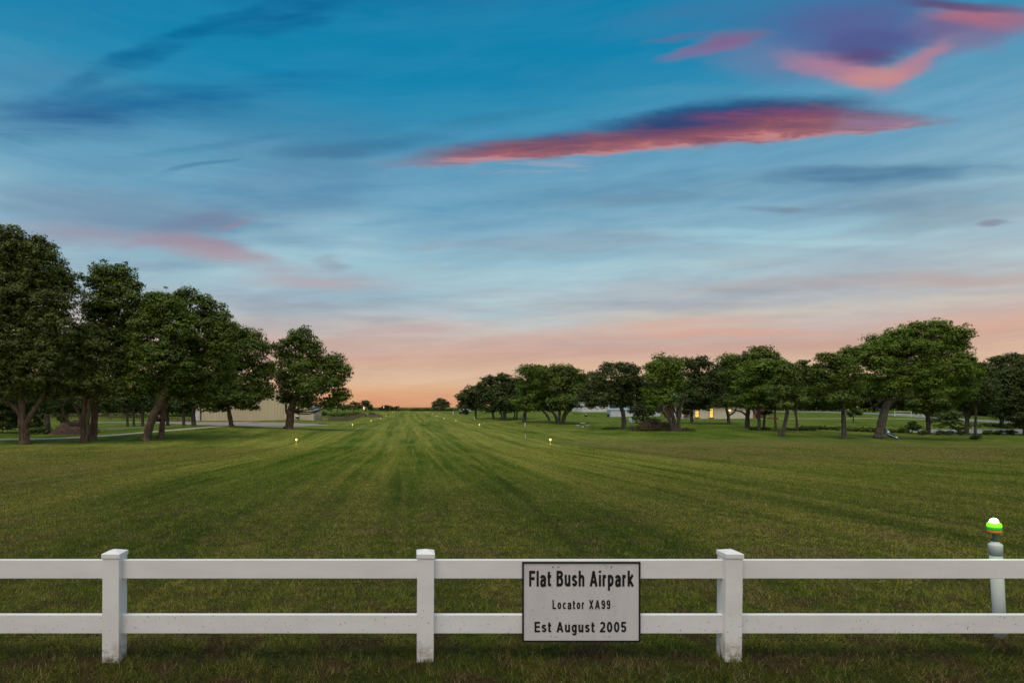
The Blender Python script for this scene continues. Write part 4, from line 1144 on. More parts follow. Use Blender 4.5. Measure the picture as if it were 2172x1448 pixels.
def glyphs(h):
    """condensed grotesque drawn as strokes; h is half the stroke width"""
    t, xh, w_, e = 1 - h, 0.74 - h, 0.50, 0.52 - h      # cap centre line, x-height centre line, lower-case width
    bowl = arc(w_ / 2, (0.74) / 2, w_ / 2 - h, 0.37 - h, 0, 360, 20)
    G = {
        'F': (0.52, [[(h, 0), (h, 1)], [(h, t), (.52, t)], [(h, .50), (.47, .50)]]),
        'l': (2 * h, [[(h, 0), (h, 1)]]),
        'L': (0.48, [[(h, 0), (h, 1)], [(h, h), (.48, h)]]),
        'E': (0.54, [[(h, 0), (h, 1)], [(h, t), (.54, t)], [(h, .52), (.50, .52)], [(h, h), (.54, h)]]),
        'a': (w_, [arc(.24, xh - .17, .175, .17, 165, 0, 8) + [(w_ - h - .01, .14), (w_ - h + .03, 0)], [(w_ - h - .01, .44), (.22, .39)] + arc(.20, .215, .20 - h, .165, 95, 275, 8) + [(.30, .075), (w_ - h - .01, .20)]]),
        't': (0.32, [[(.13, .94), (.13, .16)] + arc(.22, .15, .09, .15 - h, 180, 275, 5) + [(.32, h)], [(0, xh), (.32, xh)]]),
        'B': (0.58, [[(h, 0), (h, 1)], [(h, t), (.30, t)] + arc(.32, .76, .24 - h, t - .76, 80, -80, 8) + [(h, .525)], [(.28, .525)] + arc(.33, (.525 + h) / 2, .25 - h, (.525 - h) / 2, 85, -85, 9) + [(h, h)]]),
        'u': (w_, [[(h, .74), (h, .22)] + arc(.22, .22, .22 - h, .22 - h, 180, 300, 7) + [(w_ - h, .2)], [(w_ - h, .74), (w_ - h, 0)]]),
        's': (0.46, [arc(.23, xh - .135, .23 - h, .135, 15, 180, 8) + [(.12, .44), (.23, .385), (.34, .33)] + arc(.23, .135 + h + .01, .23 - h, .145, 40, -165, 10)]),
        'h': (w_, [[(h, 0), (h, 1)], [(h, .48)] + arc(.27, .50, .23 - h, .24 - h, 160, 0, 8) + [(w_ - h, 0)]]),
        'A': (0.66, [[(h * .9, 0), (.33, 1 - h * .3)], [(.66 - h * .9, 0), (.33, 1 - h * .3)], [(.14, .29), (.52, .29)]]),
        'i': (2 * h, [[(h, 0), (h, .74)], [(h, .86), (h, 1)]]),
        'r': (0.34, [[(h, 0), (h, .74)], [(h, .46)] + arc(.30, .46, .30 - h, .27 - h * .9, 165, 88, 6)]),
        'p': (w_, [[(h, -.26), (h, .74)], bowl]),
        'k': (0.50, [[(h, 0), (h, 1)], [(.44, .74), (h, .28)], [(.19, .40), (.46, 0)]]),
        'o': (w_, [bowl]),
        'c': (0.46, [arc(.25, .37, .25 - h, .37 - h, 42, 318, 16)]),
        'g': (w_, [bowl, [(w_ - h, .74), (w_ - h, -.06)] + arc(.25, -.06, .25 - h, .20 - h * .6, 0, -160, 8)]),
        'X': (0.60, [[(h, 0), (.60 - h, 1)], [(h, 1), (.60 - h, 0)]]),
        '9': (w_, [arc(.25, .69, .25 - h, .31 - h, 0, 360, 18), [(w_ - h, .69), (w_ - h, .36)] + arc(.25, .30, .25 - h, .30 - h, 0, -165, 9)]),
        '2': (0.52, [arc(.26, .72, .26 - h, .28 - h, 165, -20, 10) + [(.42, .52), (.22, .30), (h + .02, .12), (h, h)], [(0, h), (.52, h)]]),
        '0': (0.54, [arc(.27, .5, .27 - h, .5 - h, 0, 360, 24)]),
        '5': (0.52, [[(.48, t), (.13, t), (.09, .50)], [(.09, .48)] + arc(.26, .33, .26 - h, .33 - h, 130, -160, 12)]),
    }
    return G


def lettering(text, x0, x1, top, base, h=0.085, gap=0.13, word=0.34):
    G = glyphs(h)
    m_ = MB(); pen = 0.0; lay = 0
    polys = []
    for ch in text:
        if ch == ' ':
            pen += word - gap; continue
        wd, strokes = G[ch]
        for st_ in strokes:
            polys.append([(x + pen, y) for x, y in st_])
        pen += wd + gap
    total = pen - gap
    X0, X1 = wx(x0, SY), wx(x1, SY); Zb, Zt = wz(base, SY), wz(top, SY)
    sx = (X1 - X0) / total; sz = Zt - Zb
    for pi_, P in enumerate(polys):
        y_ = SY - 0.0055 - 0.00012 * (pi_ % 3) - so.y
        n = len(P); closed = abs(P[0][0] - P[-1][0]) < 1e-6 and abs(P[0][1] - P[-1][1]) < 1e-6
        vs = []
        for i in range(n):
            a = P[i - 1] if i > 0 else (P[-2] if closed else P[0])
            b = P[i + 1] if i < n - 1 else (P[1] if closed else P[-1])
            d1 = Vector((P[i][0] - a[0], P[i][1] - a[1])); d2 = Vector((b[0] - P[i][0], b[1] - P[i][1]))
            if d1.length < 1e-6: d1 = d2
            if d2.length < 1e-6: d2 = d1
            d1 = d1.normalized(); d2 = d2.normalized(); tt = (d1 + d2)
            tt = tt.normalized() if tt.length > 1e-4 else d1
            nn = Vector((-tt.y, tt.x)); mi = h / max(.55, nn.dot(Vector((-d1.y, d1.x))))
            for sg in (1, -1):
                vs.append((X0 + (P[i][0] + nn.x * mi * sg) * sx - so.x, y_, Zb + (P[i][1] + nn.y * mi * sg) * sz - so.z))
        m_.add(vs, [(2 * i, 2 * i + 1, 2 * i + 3, 2 * i + 2) for i in range(n - 1)])
    return m_.build('lettering', M_black, sign)


lettering('Flat Bush Airpark', 1122, 1343, 1209, 1242.5, 0.096, 0.12, 0.46)
lettering('Locator XA99', 1171.5, 1294, 1271, 1290.5, 0.092, 0.19, 0.62)
lettering('Est August 2005', 1133.5, 1328, 1317, 1339.5, 0.092, 0.15, 0.52)
for px, py, r in ((1172.5, 1201.5, .007), (1183.7, 1201.5, .006), (1296, 1201.5, .007), (1285.6, 1201.2, .004), (1168, 1347.5, .004), (1178.5, 1348.5, .004), (1281, 1348, .004), (1292, 1348.5, .004), (1229.5, 1333, .008)):  # the last one is the smudge in the lettering, built as a screw
    MB().lathe([(r, 0), (r * .7, -0.003)], rel(wx(px, SY), SY - 0.0045, wz(py, SY)), 12, 'Y').build('screw', M_screw, sign)

# ------------------------------------------------------------------ green threshold lamp behind the fence
gy_ = 4.95
gl = empty('runway_threshold_lamp', (wx(2122, gy_), gy_, 0.0), 'green glowing lamp on a leaning white pipe post behind the fence', 'lamp')
gl.rotation_euler = (0, R(-3.2), 0)
gl.scale = (0.72, 0.72, 1.0)
M_pvc = mat('white_pipe', (0.58, 0.60, 0.58), 0.5, None, 0.4)
pipe = MB().lathe([(0.060, -0.2), (0.060, 0.72)], n=28).build('post', M_pvc, gl, smooth=False)
pipe.data.polygons.foreach_set('use_smooth', [len(p.vertices) == 4 for p in pipe.data.polygons])
cp_ = MB().lathe([(0.066, 0.715), (0.067, 0.795), (0.064, 0.805), (0.030, 0.828), (0.028, 0.828)], n=28).build('cap', M_pvc, gl)
cp_.data.polygons.foreach_set('use_smooth', [len(p.vertices) == 4 and abs(p.normal.z) < .3 for p in cp_.data.polygons])
MB().lathe([(0.027, 0.826), (0.020, 0.900)], n=20).build('neck', mat('grey_green_metal', (0.07, 0.15, 0.13), 0.5), gl, smooth=True)
M_base = mat('orange_metal', (0.55, 0.20, 0.04), 0.4)
MB().lathe([(0.055, 0.900), (0.068, 0.905), (0.068, 0.925), (0.060, 0.930)], n=28).build('base_ring', M_base, gl, smooth=True)
MB().lathe([(0.060, 0.930), (0.066, 0.934), (0.066, 0.958)], n=28).build('collar', emit('green_lens_dim', (0.01, 0.35, 0.02), 0.5), gl, smooth=True)
lens_prof = [(0.066, 0.958), (0.069, 0.962), (0.066, 0.967), (0.069, 0.972), (0.065, 0.977), (0.066, 0.982), (0.058, 0.990), (0.038, 0.998)]
MB().lathe(lens_prof, n=28).build('lens', emit('green_lens', (0.22, 0.95, 0.02), 1.0), gl, smooth=True)
# lit bulb glowing through the front of the lens
bulb = MB().lathe([(0.040, 0.996), (0.042, 1.004), (0.036, 1.016), (0.024, 1.026), (0.010, 1.031), (0.001, 1.032)], n=24)
bulb.build('bulb', emit('white_bulb', (0.9, 1.0, 0.55), 9.0), gl, smooth=True)
pl = bpy.data.lights.new('green_glow', 'POINT'); pl.energy = 3.5; pl.color = (0.25, 1.0, 0.1); pl.shadow_soft_size = 0.07
plo = bpy.data.objects.new('green_glow', pl); COL.objects.link(plo); plo.parent = gl; plo.location = (0, -0.0, 1.12)

# ------------------------------------------------------------------ runway edge lights
M_cream = mat('cream_base', (0.62, 0.50, 0.16), 0.5)
M_amber = emit('amber_lens', (1.0, 0.74, 0.24), 2.4)
def pool(x, y, z):
    l_ = bpy.data.lights.new('runway_glow', 'POINT'); l_.energy = 6.0; l_.color = (1.0, .72, .3); l_.shadow_soft_size = 0.08
    o_ = bpy.data.objects.new('runway_glow', l_); COL.objects.link(o_); o_.location = (x, y, z + .72)


M_stem = mat('amber_stem', (0.55, 0.42, 0.12), 0.5)
first = None
ordn = ['nearest', 'second', 'third', 'fourth', 'fifth', 'sixth', 'seventh', 'eighth']
for n_ in range(8):
    Y = 50.0 * (n_ + 1)
    for sgn in (-1, 1):
        X = 1.306 + sgn * 11.17
        lab = '%s glowing runway edge light along the %s side of the mown strip' % (ordn[n_], 'left' if sgn < 0 else 'right')
        z = h1(X, Y)
        if n_ < 2: pool(X, Y, z)
        if first is None:
            first = empty('runway_light', (X, Y, z), lab, 'runway light', 'runway edge lights')
            MB().lathe([(0.085, -0.05), (0.085, 0.13), (0.07, 0.145)], n=16).build('base', M_cream, first, smooth=False)
            MB().lathe([(0.03, 0.14), (0.03, 0.34)], n=12).build('stem', M_stem, first)
            MB().lathe([(0.04, 0.36), (0.075, 0.40), (0.082, 0.45), (0.06, 0.51), (0.025, 0.53)], n=16).build('lens', M_amber, first, smooth=True)
        else:
            r_ = first.copy(); COL.objects.link(r_); r_.location = (X, Y, z); r_['label'] = lab
            for ch in list(first.children):
                c_ = ch.copy(); COL.objects.link(c_); c_.parent = r_

# ------------------------------------------------------------------ marker stakes
M_white = mat('white_plastic', (0.62, 0.62, 0.60), 0.6)
for px, pt, pb, Yr, wpx, lab in ((1114.3, 923.5, 932, 48, 1.2, 'short thin white stake leaning on the lawn left of the nearest right light'),
                                 (1113.8, 893.5, 902.5, 76, 1.8, 'white stake in front of the bright green drooping tree'),
                                 (1006.6, 882, 889, 110, 1.6, 'white stake beside the farthest tree of the right row'),
                                 (961.3, 867.5, 873.5, 215, 2.0, 'white post far down the right side of the runway'),
                                 (1026.5, 896.5, 899.5, 88, 1.0, 'tiny white peg behind the second right runway light')):
    Y = Yr * S; X = wx(px, Y); z = h1(X, Y); hgt_ = (pb - pt) * Y / F; r = wpx / 2 * Y / F
    st_ = MB().tube([(0, 0, -0.15), (0, 0, hgt_ * .5), (-0.04 * hgt_, 0, hgt_)], [r, r, r * .85], 10).build('marker_stake', M_white)
    st_.location = (X, Y, z)
    tag(st_, lab, 'stake', 'white marker stakes on the grass')

# ------------------------------------------------------------------ buildings
def rib_wall(name, x0, x1, z0, z1, y, mat_, parent, pitch=0.9, depth=0.06, top=None):
    """ribbed sheet facing -y; top(x) gives the sloping upper edge"""
    xs = []; ds = []
    x = x0
    while x < x1 - 1e-4:
        for f, d in ((0, 0), (0.62, 0), (0.72, depth), (0.90, depth)):
            xx = x + pitch * f
            if xx < x1: xs.append(xx); ds.append(d)
        x += pitch
    xs.append(x1); ds.append(0)
    n = len(xs)
    v = [(a, y - d, z0) for a, d in zip(xs, ds)] + [(a, y - d, top(a) if top else z1) for a, d in zip(xs, ds)] + \
        [(a, y + 0.12, z0) for a in xs] + [(a, y + 0.12, top(a) if top else z1) for a in xs]
    f = []
    for i in range(n - 1):
        f.append((i, i + 1, n + i + 1, n + i))
        f.append((2 * n + i + 1, 2 * n + i, 3 * n + i, 3 * n + i + 1))
        f.append((n + i, n + i + 1, 3 * n + i + 1, 3 * n + i))
        f.append((i + 1, i, 2 * n + i, 2 * n + i + 1))
    f += [(0, n, 3 * n, 2 * n), (n - 1, 3 * n - 1, 4 * n - 1, 2 * n - 1)]
    return MB().add(v, f).build(name, mat_, parent)


M_tan = varied((0.50, 0.415, 0.28, 1), (0.56, 0.47, 0.32, 1), 0.3, 0.5, 0, (1, 1, .3))
M_tan2 = varied((0.50, 0.43, 0.31, 1), (0.56, 0.48, 0.35, 1), 0.3, 0.5)
M_trim = mat('brown_trim', (0.10, 0.05, 0.035), 0.6)
M_roofg = mat('grey_roof', (0.16, 0.16, 0.16), 0.6)
M_greywhite = mat('pale_grey_paint', (0.55, 0.56, 0.58), 0.6)
# hangar
HY = 105 * S
hx = lambda px: wx(px, HY)
gz0 = min(h1(hx(420), HY), h1(hx(633), HY)) - 0.15
hang = empty('hangar', (hx(530), HY, gz0), 'tan ribbed metal hangar behind the gravel yard on the left', 'hangar')
hl = Vector(hang.location)
X0, X1, XR = hx(409) - hl.x, hx(634) - hl.x, hx(665) - hl.x
DX = hx(428) - hl.x
peak = (X0 + X1) / 2
topf = lambda x: 6.3 + 1.5 * (1 - abs(x - peak) / (X1 - peak))
rib_wall('wall', X0, DX - 0.35, 0, 7, 0.0, M_tan2, hang, 0.9, .05, topf)
rib_wall('hangar_door', DX, X1 - 1.2, 0.12, 5.2, -0.15, M_tan, hang, 0.70, .06)
rib_wall('wall', DX - 0.05, X1, 5.25, 7, 0.0, M_tan, hang, 0.92, .08, topf)
rib_wall('wall', X1 - 1.15, X1, 0, 5.2, 0.0, M_tan2, hang, 0.9, .05)
MB().span((DX - 0.34, -0.2, 0), (DX - 0.06, 0.1, 5.3)).build('trim', M_trim, hang)
MB().span((DX - 0.05, -0.21, 0.0), (X1 - 1.2, 0.0, 0.11)).build('trim', M_trim, hang)
dr = MB().span((hx(415) - hl.x, -0.07, 0.02), (hx(423) - hl.x, 0.0, 2.05)).build('door', M_greywhite, hang)
MB().lathe([(0.04, 0), (0.04, 0.08)], (hx(422) - hl.x, -0.15, 1.0), 10, 'Y').build('handle', M_screw, dr)
# far walls
v = MB(); v.span((X0, 0.15, 0), (X0 + 0.15, 18, 6.3)); v.span((X1 - 0.15, 0.15, 0), (X1, 18, 6.3)); v.span((X0 + .16, 17.85, 0), (X1 - .16, 18, 6.3)); v.build('wall', M_tan2, hang)
rf = MB()
for s_ in (-1, 1):
    xa = X0 - 0.3 if s_ < 0 else X1 + 0.3
    vs = [(xa, -0.4, 6.25), (peak, -0.4, 7.84), (peak, 18.4, 7.84), (xa, 18.4, 6.25), (xa, -0.4, 6.42), (peak, -0.4, 8.02), (peak, 18.4, 8.02), (xa, 18.4, 6.42)]
    rf.add(vs, [(0, 1, 2, 3), (4, 5, 6, 7), (0, 1, 5, 4), (3, 2, 6, 7), (0, 3, 7, 4), (1, 2, 6, 5)])
rf.build('roof', M_roofg, hang)
# lean-to
zt = lambda x: 4.6 - (x - X1) / (XR - X1) * 2.3
rib_wall('lean_to_wall', X1 + 0.01, XR, 0, 3, 0.25, M_tan2, hang, 0.9, .05, zt)
MB().add([(X1, 0.1, zt(X1) + .03), (XR + .2, 0.1, zt(XR + .2) + .03), (XR + .2, 12, zt(XR + .2) + .03), (X1, 12, zt(X1) + .03), (X1, 0.1, zt(X1) + .12), (XR + .2, 0.1, zt(XR + .2) + .12), (XR + .2, 12, zt(XR + .2) + .12), (X1, 12, zt(X1) + .12)],
         [(0, 1, 2, 3), (4, 5, 6, 7), (0, 1, 5, 4), (1, 2, 6, 5), (2, 3, 7, 6), (3, 0, 4, 7)]).build('lean_to_roof', M_roofg, hang)
MB().span((XR - .12, 0.4, 0), (XR, 12, 2.3)).build('wall', M_tan2, hang)
MB().tube([(hx(632) - hl.x, -0.12, 0), (hx(632) - hl.x, -0.12, 6.6)], [0.09, 0.09], 8).build('downpipe', M_trim, hang)
# dark equipment box beside the hangar
ex = hx(634); ez = h1(ex, HY - 2)
eq = empty('gas_grill', (ex, HY - 2, ez), 'small dark grill standing beside the hangar downpipe', 'grill')
MB().box((0, 0, .55), (.7, .45, .4)).build('body', M_black, eq, bevel=.03)
for a in (-.28, .28):
    for b in (-.18, .18): MB().box((a, b, .17), (.05, .05, .36)).build('leg', M_black, eq)
MB().lathe([(0.22, -.34), (0.22, .34)], (0, 0, .78), 16, 'X').build('lid', M_greywhite, eq)

# white barn on the right
BY = 172 * S
bxx = lambda px: wx(px, BY)
M_wmetal = varied((0.56, 0.57, 0.60, 1), (0.62, 0.63, 0.65, 1), 0.4, 0.5)
bz = min(h1(bxx(1240), BY), h1(bxx(1440), BY)) - 0.2
barn = empty('metal_barn', (bxx(1340), BY, bz), 'long white metal barn behind the dark curved-trunk tree', 'barn')
bl = Vector(barn.location)
b0, b1 = bxx(1236) - bl.x, bxx(1444) - bl.x
rib_wall('wall', b0, b1, 0, 5.6, 0, M_wmetal, barn, 1.0, .06)
v = MB(); v.span((b0, 0.13, 0), (b0 + .15, 14, 5.6)); v.span((b1 - .15, 0.13, 0), (b1, 14, 5.6)); v.span((b0 + .16, 13.85, 0), (b1 - .16, 14, 5.6)); v.build('wall', M_wmetal, barn)
MB().add([(b0 - .3, -.4, 5.6), (b1 + .3, -.4, 5.6), (b1 + .3, 7, 7.6), (b0 - .3, 7, 7.6), (b1 + .3, 14.4, 5.6), (b0 - .3, 14.4, 5.6), (b0 - .3, -.4, 5.75), (b1 + .3, -.4, 5.75), (b1 + .3, 7, 7.75), (b0 - .3, 7, 7.75), (b1 + .3, 14.4, 5.75), (b0 - .3, 14.4, 5.75)],
         [(0, 1, 2, 3), (3, 2, 4, 5), (6, 7, 8, 9), (9, 8, 10, 11), (0, 1, 7, 6), (5, 4, 10, 11), (0, 3, 9, 6), (3, 5, 11, 9), (1, 2, 8, 7), (2, 4, 10, 8)]).build('roof', M_wmetal, barn)
M_glass = mat('dark_glass', (0.03, 0.05, 0.07), 0.15, None, 0.6)
wfr = MB().span((bxx(1293) - bl.x, -.10, 1.7), (bxx(1311) - bl.x, -0.065, 4.5)).build('window', M_trim, barn)
MB().span((bxx(1294.5) - bl.x, -.13, 1.9), (bxx(1309.5) - bl.x, -.105, 4.3)).build('pane', M_glass, wfr)
# shed
SHY = 148 * S
sxx = lambda px: wx(px, SHY)
sz_ = h1(sxx(1300), SHY) - .1
shed = empty('shed', (sxx(1300), SHY, sz_), 'low white ribbed shed with a blue-grey end in front of the barn', 'shed')
sl = Vector(shed.location)
s0, s1 = sxx(1295.5) - sl.x, sxx(1400) - sl.x
rib_wall('wall', s0, s1, 0, 2.35, 0, M_wmetal, shed, 0.75, .06)
M_bg = mat('blue_grey_metal', (0.30, 0.36, 0.42), 0.5)
MB().span((s0 - 0.12, 0.0, 0), (s0, 3.4, 2.35)).build('end_wall', M_bg, shed)
MB().add([(s0 - .3, -.25, 2.37), (s1 + .1, -.25, 2.37), (s1 + .1, 3.5, 2.75), (s0 - .3, 3.5, 2.75), (s0 - .3, -.25, 2.47), (s1 + .1, -.25, 2.47), (s1 + .1, 3.5, 2.85), (s0 - .3, 3.5, 2.85)],
         [(0, 1, 2, 3), (4, 5, 6, 7), (0, 1, 5, 4), (1, 2, 6, 5), (2, 3, 7, 6), (3, 0, 4, 7)]).build('roof', M_bg, shed)
bn = empty('rubbish_bin', (sxx(1289), SHY - .4, h1(sxx(1289), SHY - .4)), 'black rounded bin at the blue-grey end of the shed', 'bin')
MB().lathe([(.28, -.05), (.36, .5), (.36, .85)], n=18).build('body', M_black, bn, smooth=True)
MB().lathe([(.39, .85), (.36, .95), (.2, 1.05), (.02, 1.08)], n=18).build('lid', M_black, bn, smooth=True)

# house
HSY = 125 * S
qx = lambda px: wx(px, HSY)
hz = max(h1(qx(1470), HSY), h1(qx(1600), HSY)) - 0.02
house = empty('house', (qx(1530), HSY, hz), 'low beige house with two lit yellow windows behind the right row of trees', 'house')
ql = Vector(house.location)
M_stucco = varied((0.60, 0.52, 0.42, 1), (0.66, 0.58, 0.48, 1), 0.5, 0.85, .01)
w0, w1 = qx(1466) - ql.x, qx(1597) - ql.x
MB().span((w0, 0, -.6), (w1, 9, 3.3)).build('wall', M_stucco, house)
M_brick = varied((0.22, 0.10, 0.07, 1), (0.30, 0.15, 0.10, 1), 3, .85)
MB().span((w1 + .01, -.1, -.6), (w1 + 0.9, 0.8, 3.2)).build('porch_pillar', M_brick, house)
MB().span((w1 + 1.7, 2.0, -.6), (w1 + 4.5, 9, 3.2)).build('porch_wall', M_brick, house)
M_shing = varied((0.05, 0.045, 0.045, 1), (0.08, 0.07, 0.065, 1), 2, .9)
rx0, rx1 = qx(1425) - ql.x, w1 + 5
MB().add([(rx0, -.7, 3.25), (rx1, -.7, 3.25), (rx1, 9.7, 3.25), (rx0, 9.7, 3.25), (rx0 + 4, 4.5, 5.9), (rx1 - 4, 4.5, 5.9), (rx0, -.7, 3.42), (rx1, -.7, 3.42), (rx1, 9.7, 3.42), (rx0, 9.7, 3.42)],
         [(0, 3, 2, 1), (0, 1, 7, 6), (1, 2, 8, 7), (2, 3, 9, 8), (3, 0, 6, 9), (6, 7, 5, 4), (8, 9, 4, 5), (7, 8, 5), (9, 6, 4)]).build('roof', M_shing, house)
M_frame = mat('dark_brown_frame', (0.05, 0.028, 0.018), 0.6)
M_lit = emit('lit_window', (1.0, 0.68, 0.12), 0.62)
for c_, wd, za, zb in ((1478, 7.5, 0.35, 2.35), (1508.5, 7.5, 0.25, 2.65)):
    cx = qx(c_) - ql.x; hw = wd / 2 * HSY / F
    wn_ = MB()
    wn_.span((cx - hw - .12, -.10, za - .12), (cx - hw, .02, zb + .12)); wn_.span((cx + hw, -.10, za - .12), (cx + hw + .12, .02, zb + .12))
    wn_.span((cx - hw, -.10, za - .12), (cx + hw, .02, za)); wn_.span((cx - hw, -.10, zb), (cx + hw, .02, zb + .12)); wn_.span((cx - hw, -.09, (za + zb) / 2 - .1), (cx + hw, -.06, (za + zb) / 2 - .03))
    wn_ = wn_.build('window', M_frame, house)
    MB().span((cx - hw, -.05, za), (cx + hw, -.01, zb)).build('pane', M_lit, wn_)
    MB().span((cx - hw - .2, -.2, za - .22), (cx + hw + .2, 0, za - .13)).build('sill', M_frame, wn_)
lan = MB().span((qx(1547) - ql.x - .12, -.3, 2.0), (qx(1547) - ql.x + .12, -.06, 2.4)).build('wall_lantern', emit('lantern', (1, .55, .15), 4.0), house)
MB().span((qx(1547) - ql.x - .16, -.34, 2.4), (qx(1547) - ql.x + .16, -.02, 2.48)).build('lantern_cap', M_frame, lan)
# porch on the left of the house with string lights
pc = MB()
for px in (1431, 1446, 1465): pc.span((qx(px) - ql.x - .18, -.4, -.6), (qx(px) - ql.x + .18, -.05, 3.24))
pc.build('porch_column', M_stucco, house)
MB().span((qx(1427) - ql.x, 5, -.6), (w0 - .01, 5.2, 3.24)).build('porch_back_wall', M_brick, house)
M_str = emit('string_light', (1.0, .38, .10), 1.6)
rs = random.Random(3)
sb = MB()
for (px, py) in ((1447, 869), (1451, 870.5), (1455, 868.6), (1457, 874), (1453, 876), (1451, 879), (1459, 872.5), (1462, 875), (1455, 881)):
    sb.lathe([(0.01, -.09), (.09, -.03), (.09, .04), (.01, .09)], (qx(px) - ql.x, 1.0 + rs.random() * 2, wz(py, HSY) - ql.z), 8)
sb.build('string_lights', M_str, house, smooth=True)
MB().span((qx(1370) - ql.x, -4.5, -.25), (w0 - .3, -1.2, 0.06)).build('patio', M_path, house)
# patio chairs, pool toys in pale blue
def lawn_chair(px, Y, label, m_, rz=0, sc=1.0, group=None, zoff=0.0):
    X = wx(px, Y)
    c = empty('lawn_chair', (X, Y, h1(X, Y) + zoff), label, 'chair', group)
    c.rotation_euler = (0, 0, rz); c.scale = (sc, sc, sc)
    MB().box((0, 0, .38), (.56, .52, .04), Matrix.Rotation(R(8), 3, 'X')).build('seat', m_, c)
    MB().box((0, .30, .72), (.56, .04, .70), Matrix.Rotation(R(-20), 3, 'X')).build('backrest', m_, c)
    for a in (-.26, .26):
        MB().box((a, 0, .60), (.07, .62, .03)).build('armrest', m_, c)
        for b in (-.26, .24):
            MB().box((a, b, .27), (.05, .05, .62)).build('leg', m_, c)
    return c


lawn_chair(1340, 76 * S, 'grey lawn chair between the curved trunk and the brush pile', M_bg, R(20), 1.05)
lawn_chair(1430, HSY - 4.0, 'pale blue chair on the patio behind the splayed stems', mat('pale_blue', (0.30, 0.42, 0.60), .5), R(-15), 1.0, None, .25)
lawn_chair(2063.5, 66 * S, 'white chair at the pond edge beside the slender trunk', M_white, R(160), 1.0, None, .1)
# fire pit
fx = wx(1243, 152 * S)
fp = empty('fire_pit', (fx, 152 * S, h1(fx, 152 * S)), 'small black round fire pit on the lawn before the barn', 'fire pit')
MB().lathe([(.35, 0.05), (.62, .35), (.65, .52), (.6, .52), (.3, .2)], n=20).build('bowl', M_black, fp, smooth=True)
for a in (0, 2.1, 4.2): MB().box((.45 * math.cos(a), .45 * math.sin(a), .1), (.07, .07, .3)).build('leg', M_black, fp)
MB().lathe([(.3, .5), (.22, .62), (.02, .68)], n=14).build('ash_heap', M_greywhite, fp, smooth=True)

# picnic set
M_conc = varied((0.42, 0.39, 0.33, 1), (0.52, 0.49, 0.42, 1), 3, .9, .01)
PY_ = 68 * S
kx = wx(1236.5, PY_); kz = h1(kx, PY_)
tb = empty('garden_table', (kx, PY_, kz), 'round pale concrete table on one pedestal between two benches', 'table')
MB().lathe([(.32, .58), (.36, .60), (.36, .66), (.33, .68)], n=24).build('tabletop', M_conc, tb)
MB().lathe([(.20, -.05), (.19, .08), (.10, .2), (.09, .42), (.15, .58)], n=18).build('pedestal', M_conc, tb, smooth=True)
for sgn, lab in ((-1, 'curved concrete bench on the left of the pale round table'), (1, 'curved concrete bench on the right of the pale round table')):
    X = kx + sgn * .85
    bnch = empty('garden_bench', (X, PY_ + .1, h1(X, PY_)), lab, 'bench', 'benches at the concrete table')
    arc = MB(); vs = []
    for i in range(9):
        a = R(-45 + i * 11.25) + (math.pi if sgn < 0 else 0)
        for r_, z_ in ((.72, .30), (1.02, .30), (1.02, .37), (.72, .37)):
            vs.append((math.cos(a) * r_ - sgn * .87, math.sin(a) * r_, z_))
    fs = [(0, 1, 2, 3), (32, 35, 34, 33)]
    for i in range(8):
        for q in range(4):
            fs.append((i * 4 + q, i * 4 + (q + 1) % 4, i * 4 + 4 + (q + 1) % 4, i * 4 + 4 + q))
    arc.add(vs, fs).build('seat', M_conc, bnch)
    for y_ in (-.38, .38):
        MB().lathe([(.13, -.05), (.09, .1), (.12, .30)], (-.08 * sgn, y_, 0), 12).build('leg', M_conc, bnch)

# brush pile
def brush():
    rng = np.random.default_rng(9)
    Y = 57 * S; kk = Y / F
    X = wx(1388, Y); z = h1(X, Y)
    root = empty('brush_pile', (X, Y, z), 'long heap of cut brown branches between the curved trunk and the splayed stems', 'brush pile')
    m_ = MB()
    for _ in range(330):
        a = rng.normal() * 17 * kk * 1.1; b = rng.normal() * .9
        hh = max(0, 1.25 * math.exp(-(a / (26 * kk)) ** 2)) * rng.random()
        d = Vector((rng.normal(), rng.normal() * .8, rng.normal() * .35)).normalized() * (0.5 + .7 * rng.random())
        p = Vector((a, b, hh + .1))
        r_ = .012 + .03 * rng.random() ** 3
        m_.tube([p - d, p + Vector(rng.normal(size=3) * .08), p + d], [r_, r_, r_ * .4], 4)
    m_.build('branches', BK['brown'], root)
    L = [(X + dxp * kk, Y, z + hz_, rxp * kk, 1.2, rz_) for dxp, hz_, rxp, rz_ in ((-28, .35, 18, .5), (-10, .55, 22, .75), (10, .6, 20, .75), (28, .4, 18, .5), (42, .15, 14, .3), (-42, .2, 12, .35))]
    C, Nn, Sz, Rd, _ = foliage_points(rng, L, kk, .8, 6, 1.7, .3)
    leaf_object('dead_leaves', C, Nn, Sz, Rd, LM['brown'], root, rng, (X, Y, z))


brush()

